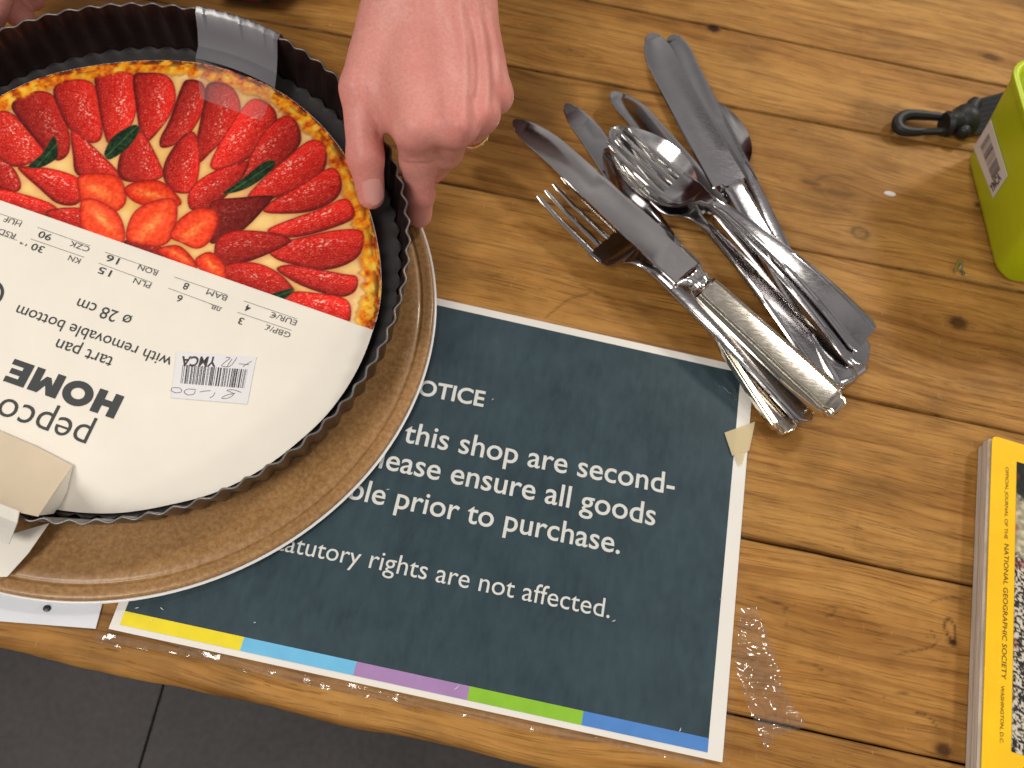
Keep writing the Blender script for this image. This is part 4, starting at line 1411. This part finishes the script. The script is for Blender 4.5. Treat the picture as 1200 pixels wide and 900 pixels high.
def surface_nets(f, lo, hi, h):
    ax = [np.arange(l, u, h) for l, u in zip(lo, hi)]
    n = [len(a) for a in ax]
    V = np.empty(n, np.float32)
    for i in range(n[0]):
        g = np.stack(np.meshgrid([ax[0][i]], ax[1], ax[2], indexing='ij'), -1)
        V[i] = f(g)[0]
    ins = V < 0
    c = [(0, 0, 0), (1, 0, 0), (0, 1, 0), (1, 1, 0), (0, 0, 1), (1, 0, 1), (0, 1, 1), (1, 1, 1)]
    sl = lambda A, o: A[o[0]:n[0] - 1 + o[0], o[1]:n[1] - 1 + o[1], o[2]:n[2] - 1 + o[2]]
    cnt = sum(sl(ins, o).astype(int) for o in c)
    act = (cnt > 0) & (cnt < 8)
    idx = np.argwhere(act)
    vid = np.full(act.shape, -1); vid[act] = np.arange(len(idx))
    acc = np.zeros((len(idx), 3)); num = np.zeros(len(idx))
    for i in range(8):
        for j in range(i + 1, 8):
            if sum(abs(a - b) for a, b in zip(c[i], c[j])) != 1:
                continue
            a = V[idx[:, 0] + c[i][0], idx[:, 1] + c[i][1], idx[:, 2] + c[i][2]]
            b = V[idx[:, 0] + c[j][0], idx[:, 1] + c[j][1], idx[:, 2] + c[j][2]]
            m = (a < 0) != (b < 0)
            t = np.where(m, a / np.where(m, a - b, 1), 0)
            acc += np.where(m[:, None], np.array(c[i]) + t[:, None] * (np.array(c[j]) - np.array(c[i])), 0)
            num += m
    co = np.array(lo) + (idx + acc / num[:, None]) * h
    quads = []
    for axis in range(3):
        b, cc = [(1, 2), (2, 0), (0, 1)][axis]
        o = [0, 0, 0]; o[axis] = 1
        A = ins[:n[0] - o[0], :n[1] - o[1], :n[2] - o[2]]
        B = ins[o[0]:, o[1]:, o[2]:]
        e = np.argwhere(A != B)
        e = e[(e[:, b] > 0) & (e[:, cc] > 0) & (e[:, b] < n[b] - 1) & (e[:, cc] < n[cc] - 1)]
        q = []
        for db, dc in ((1, 1), (0, 1), (0, 0), (1, 0)):
            k = e.copy(); k[:, b] -= db; k[:, cc] -= dc
            q.append(vid[k[:, 0], k[:, 1], k[:, 2]])
        q = np.stack(q, -1)
        flip = ~A[e[:, 0], e[:, 1], e[:, 2]]
        q[flip] = q[flip][:, ::-1]
        quads.append(q)
    return co, np.concatenate(quads)
alljs = np.array([a for s in ARM + WR + META + WEB for a in s[:2]] + [p for f in FING for p in f] + THUMB)
lo, hi = alljs.min(0) - .034, alljs.max(0) + .034
lo[2] = max(lo[2], .004)
hco, hq = surface_nets(hand_full, lo, hi, .0013)
hq = hq[(hq >= 0).all(1)]
red = np.zeros(len(hco))
for (u, v, r, a) in ((540, 150, .012, .8), (568, 134, .011, .8), (585, 110, .010, .9), (490, 158, .012, .35), (560, 60, .014, .7), (582, 50, .012, .8), (432, 190, .012, .8), (436, 215, .010, .7), (500, 60, .014, .35), (420, 120, .02, .3), (492, 235, .012, .55)):
    h_ = hit(u, v)
    if h_ is not None:
        red = np.maximum(red, a * np.exp(-(np.linalg.norm(hco - h_, axis=1) / r) ** 2))
# the other hand grips the far left of the pan: the same build mirrored
mir = hco.copy()
XM = PANC.x
mir[:, 0] = 2 * XM - mir[:, 0]
def other(p):
    p = np.atleast_2d(p).copy()
    a = math.radians(OTHER[0])
    x, y = p[:, 0] - XM, p[:, 1] - PANC.y
    p[:, 0] = XM + x * math.cos(a) - y * math.sin(a) + OTHER[1]
    p[:, 1] = PANC.y + x * math.sin(a) + y * math.cos(a) + OTHER[2]
    return p
OTHER = (-14, -.031, .021)
mir = other(mir)
co = np.concatenate([hco, mir])
q = np.concatenate([hq, hq[:, ::-1] + len(hco)])
me = mesh_np('person', co, q)
attr(me, 'flush', 'FLOAT', np.concatenate([red, red]))
sk = Mat('skin')
sk.set(Roughness=.48)
sk.b.inputs['Subsurface Weight'].default_value = .25
sk.b.inputs['Subsurface Radius'].default_value = (.0035, .0014, .0008)
sk.b.inputs['Specular IOR Level'].default_value = .38
s1, s2 = sk.noise(70, 4), sk.noise(600, 4, .6)
sc_ = sk.mix(.5, sk.ramp(s1, [(.3, lin(216, 142, 132)), (.7, lin(226, 160, 148))]), sk.ramp(s2, [(.3, lin(204, 128, 118)), (.72, lin(230, 166, 150))]))
sk.color(sk.mix(sk.math('MULTIPLY', sk.n('ShaderNodeAttribute', attribute_name='flush').outputs['Fac'], .5), sc_, lin(206, 112, 104)))
vv = sk.n('ShaderNodeTexVoronoi', feature='DISTANCE_TO_EDGE'); vv.inputs['Scale'].default_value = 620
sk.l(sk.n('ShaderNodeTexCoord').outputs['Object'], vv.inputs['Vector'])
sk.bump(sk.math('ADD', sk.math('MINIMUM', vv.outputs['Distance'], .25), sk.math('MULTIPLY', s2, .4)), 0.22, .0004)
person = obj_me('person', me, sk.m)
tag(person, 'person with bare forearms, one hand gripping the rim of the tart pan', 'person')
# thumb nail, laid on the skin
def nail(tr):
    rows = []
    cu, cv = np.array((437.0, 224.0)), None
    ax_ = np.array((.20, .98)); bx2 = np.array((.98, -.20))
    for i in range(11):
        t = -1 + 2 * i / 10
        row = []
        for j in range(9):
            s = -1 + 2 * j / 8
            wd = 11.0 * (1 - .10 * t * t) * (1 if t < .55 else math.sqrt(max(.05, 1 - ((t - .55) / .5) ** 2)))
            ln = 15.5 * (1 - .10 * s * s * (1 if t > 0 else 2.2))
            p2 = cu + ax_ * t * ln + bx2 * s * wd
            h_ = hit(*p2)
            if h_ is None:
                h_ = hit(*(cu + ax_ * t * ln * .8 + bx2 * s * wd * .7))
            n_ = np.array([hand_base((h_ + e)[None])[0] - hand_base((h_ - e)[None])[0] for e in np.eye(3) * 3e-4])
            n_ /= np.linalg.norm(n_)
            row.append(h_ + n_ * (.00035 - .00035 * s * s * .7))
        rows.append([Vector(x) for x in (row if tr is None else tr(np.array(row)))])
    mb = MB()
    sheet(mb, rows, .0005)
    return mb
M_nail = plain('nail', lin(222, 158, 148), .34, vary=.05, coat=.15)
recalc(nail(None).build('fingernail', M_nail, person))
def mirr(p):
    p = p.copy(); p[:, 0] = 2 * XM - p[:, 0]
    return other(p)
recalc(nail(mirr).build('fingernail', M_nail, person))
# person's dark red clothing, added out of view for the steel to reflect
mb = MB()
sw = Vector((PANC.x, .80, 0))
loops = []
for z, a, b in ((-.35, .17, .10), (-.1, .18, .11), (.12, .19, .115), (.32, .21, .115), (.46, .20, .10), (.54, .14, .08), (.57, .07, .06)):
    loops.append([sw + Vector((a * math.cos(t), b * math.sin(t) - .10 * max(0, z) , z)) for t in np.linspace(0, 2 * math.pi, 28, endpoint=False)])
loft(mb, loops)
sleeve = [Vector(J(513, -300, .133)), Vector(J(514, -420, .16)), Vector(J(515, -520, .22)), sw + Vector((.20, -.08, .44))]
for tr_ in (False, True):
    pts = sleeve
    if tr_:
        pts = [Vector(other(np.array([2 * XM - p.x, p.y, p.z]))[0]) for p in sleeve[:3]] + [sw + Vector((-.20, -.08, .44))]
    tube(mb, catmull(pts, 5, False), [.036 + .024 * i / 15 for i in range(16)], 14)
recalc(mb.build('unseen_sweater', plain('maroon_knit', lin(74, 30, 32), .85, vary=.15, nscale=300, bump=.0006, bscale=500), person))
# gold ring on the ring finger, its edge just showing below the knuckles
f0, f1_ = np.array(FING[2][0]), np.array(FING[2][1])
cc = f0 * .25 + f1_ * .75
dv = Vector(f1_ - f0).normalized()
e1 = dv.cross(Vector((0, 0, 1))).normalized(); e2_ = e1.cross(dv)
mb = MB()
tube(mb, [Vector(cc) + (e1 * math.cos(a) + e2_ * math.sin(a)) * .0102 for a in np.linspace(0, 2 * math.pi, 40, endpoint=False)], .0009, 8, True)
recalc(mb.build('gold_ring', metal('gold', (.95, .70, .28), .15, .1), person))

# ================================================================== GREEN BOX
M_lime = Mat('lime_plastic')
M_lime.set(Roughness=.34)
M_lime.b.inputs['Subsurface Weight'].default_value = .35
M_lime.b.inputs['Subsurface Radius'].default_value = (.01, .01, .004)
fl_ = M_lime.noise(14, 4)
M_lime.color(M_lime.ramp(fl_, [(.3, lin(186, 204, 10)), (.7, lin(196, 214, 22))]))
box = thing('plastic_box', (0, 0, 0), 'lime green plastic box with a barcode sticker on its side', 'box')
HB = .078
cA, cB = at(1130, 180), at(1167, 330)
ld_ = (cB - cA).normalized()
rd_ = Vector((-ld_.y, ld_.x, 0))
if rd_.x < 0:
    rd_ = -rd_
def rrect(o, a, b, La, Lb, r, z, n=7):
    pts = []
    for (ci, cj, s0) in ((r, r, 2), (La - r, r, 3), (La - r, Lb - r, 0), (r, Lb - r, 1)):
        for k in range(n):
            t = math.pi / 2 * (s0 + k / (n - 1))
            pts.append(o + a * (ci + r * math.cos(t)) + b * (cj + r * math.sin(t)) + Vector((0, 0, z)))
    return pts
Lb_ = (cB - cA).length
def bx_loop(z, inset, r):
    f = z / HB
    gro = .022 * f
    o = cA - rd_ * (gro - inset) - ld_ * (.001 + .004 * f - inset)
    return rrect(o, rd_, ld_, .110 + 2 * gro - 2 * inset, Lb_ + .002 + .008 * f - 2 * inset, r - inset * .6, z)
mb = MB()
loops = [bx_loop(.0012, .004, .013), bx_loop(.0025, .0008, .013), bx_loop(.006, 0, .013), bx_loop(HB * .5, 0, .014), bx_loop(HB - .005, 0, .015), bx_loop(HB - .0045, -.0012, .0155), bx_loop(HB - .0008, -.0012, .0155), bx_loop(HB, -.0002, .0155),
         bx_loop(HB, .0018, .0155), bx_loop(HB - .001, .0026, .0155), bx_loop(HB * .5, .0026, .015), bx_loop(.006, .0026, .014), bx_loop(.003, .006, .014)]
loft(mb, loops)
recalc(mb.build('box_shell', M_lime.m, box, sharp=45))
# sticker on the left face
def face_pt(u, v):
    """point of the box's sloping left face seen at photo pixel (u, v)"""
    d = Vector(_R @ np.array([(u - 600) / FPX, -(v - 450) / FPX, -1.0]))
    a = cA.copy(); sl = Vector((-rd_.x * .022, -rd_.y * .022, HB))
    n = ld_.cross(sl).normalized()
    if n.dot(rd_) > 0:
        n = -n
    o = a + n * .0004
    C0 = Vector(CAM_LOC)
    t = (o - C0).dot(n) / d.dot(n)
    return C0 + d * t, n
qs = [face_pt(*p) for p in ((1141, 173), (1161, 140), (1181, 206), (1164, 232))]
nface = qs[0][1]
q4 = [p[0] for p in qs]
sq_ = [q4[1], q4[2], q4[3], q4[0]]
mb, n_, th_ = sticker('barcode_sticker', sq_, 0, box, None, [('YMCA', (.93, .95), (.93, .30), (.80, .95), .05)], ((.14, .22), (.80, .72)), 9, up=nface)
recalc(mb.build('barcode_sticker', [M_stk, plain('grey_bars', lin(96, 92, 94), .6)], box, smooth=False))
# crumpled white paper inside
mb = MB()
n = 10
ctr = cA + rd_ * .055 + ld_ * (Lb_ * .35)
rows = []
for i in range(n):
    row = []
    for j in range(n):
        x, y = (i / (n - 1) - .5) * .10, (j / (n - 1) - .5) * .06
        p = ctr + rd_ * x + ld_ * y
        p.z = .052 + .008 * math.sin(i * 1.3 + j) + .006 * random.random()
        row.append(p)
    rows.append(row)
sheet(mb, rows)
o = recalc(mb.build('crumpled_paper', plain('tissue_white', lin(228, 226, 220), .7), sharp=25))
tag(o, 'white paper lying inside the lime green box', 'paper')

# ================================================================== SNAP HOOK AND STRAP
M_blk = plain('black_plastic', lin(20, 20, 21), .5, vary=.1, bump=.0001)
hook = thing('snap_hook', (0, 0, 0), 'black plastic snap hook on a strap running behind the green box', 'snap hook')
hz_ = .0065
mb = MB()
lp = [(1114, 138.5), (1092, 136), (1068, 134.5), (1056, 137.5), (1051.5, 145), (1056, 152), (1068, 154.5), (1084, 154)]
pts = [at(u, v, hz_) for u, v in catmull(lp, 5, False)]
nn = len(pts)
tube(mb, pts, [.0024 + .0015 * math.sin(math.pi * min(1, i / nn)) for i in range(nn)], 10)
recalc(mb.build('hook', M_blk, hook))
mb = MB()
pts = [at(u, v, hz_ + .0005) for u, v in ((1072, 154), (1085, 154.5), (1100, 154), (1117, 152))]
tube(mb, pts, [.0020, .0023, .0025, .0028], 8)
recalc(mb.build('gate', M_blk, hook))
mb = MB()
pts = [at(u, v, .008) for u, v in ((1106, 145), (1110, 145), (1112, 144.5), (1122, 143), (1124, 143))]
tube(mb, pts, [.0070, .0085, .0072, .0085, .0075], 14)
pts = [at(u, v, .008) for u, v in ((1120, 143.5), (1126, 142.5), (1133, 141), (1136, 140.5))]
tube(mb, pts, [.0080, .0110, .0115, .0100], 10)
pts = [at(u, v, .009) for u, v in catmull([(1126, 158), (1131, 150), (1135, 138), (1140, 124), (1144, 120)], 4, False)]
tube(mb, pts, [.0030] + [.0046] * (len(pts) - 2) + [.0030], 10)
recalc(mb.build('swivel', M_blk, hook, sharp=50))
mb = MB()
rows = []
base_ = [(1136, 119, 1140, 158), (1150, 115, 1155, 156), (1165, 111, 1172, 153), (1190, 104, 1198, 148), (1230, 96, 1240, 142), (1290, 84, 1300, 132)]
M_web = plain('black_webbing', lin(26, 25, 27), .75, vary=.25, nscale=900, bump=.0004, bscale=900)
for (a, b, c_, d_) in base_:
    p, q_ = at(a, b, .006), at(c_, d_, .006)
    rows.append([p.lerp(q_, k / 14) + Vector((0, 0, .0009 * (k % 2))) for k in range(15)])
sheet(mb, rows, .0016)
recalc(mb.build('strap', M_web, hook, sharp=25))

# ================================================================== MAGAZINE
mag = thing('magazine', (0, 0, 0), 'thick yellow bordered magazine lying at the right edge of the table', 'magazine')
HM = .0132
mA, mB_ = at(1163, 510, HM), at(1150, 905, HM)
md = (mB_ - mA).normalized()
mr = Vector((-md.y, md.x, 0))
if mr.x < 0:
    mr = -mr
def mp(a, b, z):                             # a along the spine downwards, b across
    p = mA + md * a + mr * b
    return Vector((p.x, p.y, z))
ML, MWd = .2535, .172
M_yel = Mat('yellow_cover')
M_yel.set(Roughness=.5)
M_yel.b.inputs['Specular IOR Level'].default_value = .3
fy1, fy2 = M_yel.noise(30, 5), M_yel.noise(500, 4)
M_yel.color(M_yel.mix(M_yel.ramp(fy2, [(.66, (0, 0, 0)), (.74, (.35, .35, .35))]), M_yel.ramp(fy1, [(.3, lin(240, 186, 6)), (.7, lin(250, 200, 12))]), lin(245, 226, 140)))
M_pages = Mat('page_edges')
M_pages.set(Roughness=.8)
fp = M_pages.noise(1, 3, .6, stretch=(30, 30, 2600))
M_pages.color(M_pages.ramp(fp, [(.3, lin(168, 154, 140)), (.6, lin(214, 204, 190)), (.8, lin(226, 216, 204))]))
def flat_box(mb, a0, a1, b0, b1, z0, z1, r=.002, mi=0):
    pts = []
    for (ca, cb, s0) in ((a0 + r, b0 + r, 2), (a1 - r, b0 + r, 3), (a1 - r, b1 - r, 0), (a0 + r, b1 - r, 1)):
        for k in range(4):
            t = math.pi / 2 * (s0 + k / 3)
            pts.append((ca + r * math.cos(t), cb + r * math.sin(t)))
    loft(mb, [[mp(a, b, z0) for a, b in pts], [mp(a, b, z1) for a, b in pts]], True, mi)
mb = MB()
flat_box(mb, .002, ML, .0003, MWd, .0008, .0062)
flat_box(mb, .0008, ML, -.0006, MWd, .0062, .0104)
flat_box(mb, .0022, ML, .0006, MWd, .0104, HM - .0006)
recalc(mb.build('pages', M_pages.m, mag, sharp=30))
mb = MB()
flat_box(mb, 0, ML + .001, 0, MWd + .001, HM - .0006, HM - .0001, .003)
recalc(mb.build('cover', M_yel.m, mag, sharp=30))
# cover photograph: dark top, pale stone wedge, black and white pebbles
pa0, pb0 = .0205, .0155
q0 = at(1191.5, 541, HM); q1 = at(1184.5, 881, HM)
pa0 = (q0 - mA).dot(md); pb0 = (q0 - mA).dot(mr)
pa1 = (q1 - mA).dot(md)
Ag, Bg = np.meshgrid(np.arange(pa0, pa1, .0006), np.arange(pb0, MWd - pb0, .0006))
pxs = mA.x + md.x * Ag + mr.x * Bg
pys = mA.y + md.y * Ag + mr.y * Bg
a_, b_ = (Ag - pa0) * 1000, (Bg - pb0) * 1000
n1 = fbm(a_ * .5, b_ * .5, 80, 4); n2 = fbm(a_ * 1.1, b_ * 1.0, 81, 2)
peb = np.clip((n2 - .47) * 9, 0, 1)[..., None]
colm = np.array([36, 34, 36]) * (1 - peb) + np.array([205, 196, 178]) * peb
stone = np.array([176, 166, 140]) + (n1[..., None] - .5) * 120
wS = (1 / (1 + np.exp(-(a_ - (18 + b_ * 1.1) + 5 * (n1 - .5)) * 1.2)))[..., None]
wP = (1 / (1 + np.exp(-(a_ - (52 + b_ * .3) + 14 * (n1 - .5)) * .8)))[..., None]
dkt = np.array([28, 30, 30]) + (n1[..., None] - .5) * 30
colm = (dkt * (1 - wS) + stone * wS) * (1 - wP) + colm * wP
redp = np.clip((fbm(a_ * .12, b_ * .12, 85, 2) - .66) * 12, 0, 1)[..., None]
colm = colm * (1 - redp * .5) + np.array([120, 50, 50]) * redp * .5
co, q = grid_mesh('', pxs, pys, np.full(pxs.shape, HM + .0001))
me = mesh_np('cover_photo', co, q)
rgba = np.ones((len(co), 4)); rgba[:, :3] = lin_np(np.clip(colm, 0, 255)).reshape(-1, 3)
attr(me, 'print', 'FLOAT_COLOR', rgba)
ob = obj_me('cover_photo', me, prm.m, mag)
if me.polygons[0].normal.z < 0:
    me.flip_normals()
mb = MB()
M_bink = plain('brown_ink', lin(92, 70, 12), .6)
text_on(mb, 'OFFICIAL JOURNAL OF THE', at(1178.5, 547, HM), at(1177, 631, HM), HM + .0002, height=.0017)
text_on(mb, 'NATIONAL GEOGRAPHIC SOCIETY', at(1177, 637, HM), at(1173.5, 795, HM), HM + .0002, height=.0024)
text_on(mb, 'WASHINGTON, D.C.', at(1173, 803, HM), at(1171.5, 871, HM), HM + .0002, height=.0017)
mb.build('lettering', M_bink, mag, smooth=False)

# ================================================================== SMALL BITS
mb = MB()
p = at(1043, 227, .0008)
loft(mb, [[p + Vector((math.cos(a) * .0042 * k, math.sin(a) * .0019 * k, h)) for a in np.linspace(0, 2 * math.pi, 12, endpoint=False)] for k, h in ((1, -.0006), (.9, .0004), (.3, .0007))])
o = recalc(mb.build('paper_scrap', plain('scrap_white', lin(214, 206, 200), .7)))
tag(o, 'tiny white scrap on the wood between the cutlery and the green box', 'scrap')
mb = MB()
tube(mb, [at(u, v, z) for u, v, z in ((1118, 319, .001), (1121, 312, .002), (1124, 305, .003), (1127, 306, .003), (1126, 316, .0015), (1131, 322, .001))], .0011, 6)
o = recalc(mb.build('staple', M_bright))
tag(o, 'bent bit of shiny metal stuck at a plank gap near the green box', 'staple')

# patterned pouch at the top edge
pm2 = Mat('patterned_cloth')
pm2.set(Roughness=.8)
vo = pm2.n('ShaderNodeTexVoronoi'); vo.inputs['Scale'].default_value = 110
pm2.l(pm2.n('ShaderNodeTexCoord').outputs['Object'], vo.inputs['Vector'])
sp = pm2.n('ShaderNodeSeparateColor'); pm2.l(vo.outputs['Color'], sp.inputs[0])
pm2.color(pm2.ramp(sp.outputs[0], [(.35, lin(22, 16, 16)), (.5, lin(120, 20, 32)), (.75, lin(30, 18, 20)), (.92, lin(30, 84, 50))]))
a0, a1 = at(238, 1, .012), at(324, 9, .012)
da = (a1 - a0).normalized(); na = Vector((-da.y, da.x, 0))
mb = MB()
Lp = (a1 - a0).length
def pl(z, i_):
    return rrect(a0 + da * i_ + na * i_ * .5, da, na, Lp - 2 * i_, .055 - i_, .006, z)
loft(mb, [pl(.0005, .004), pl(.003, .0005), pl(.010, 0), pl(.015, .002), pl(.017, .006)])
o = recalc(mb.build('cloth_pouch', pm2.m, sharp=60))
tag(o, 'dark red and green patterned pouch at the top edge behind the pan', 'pouch')
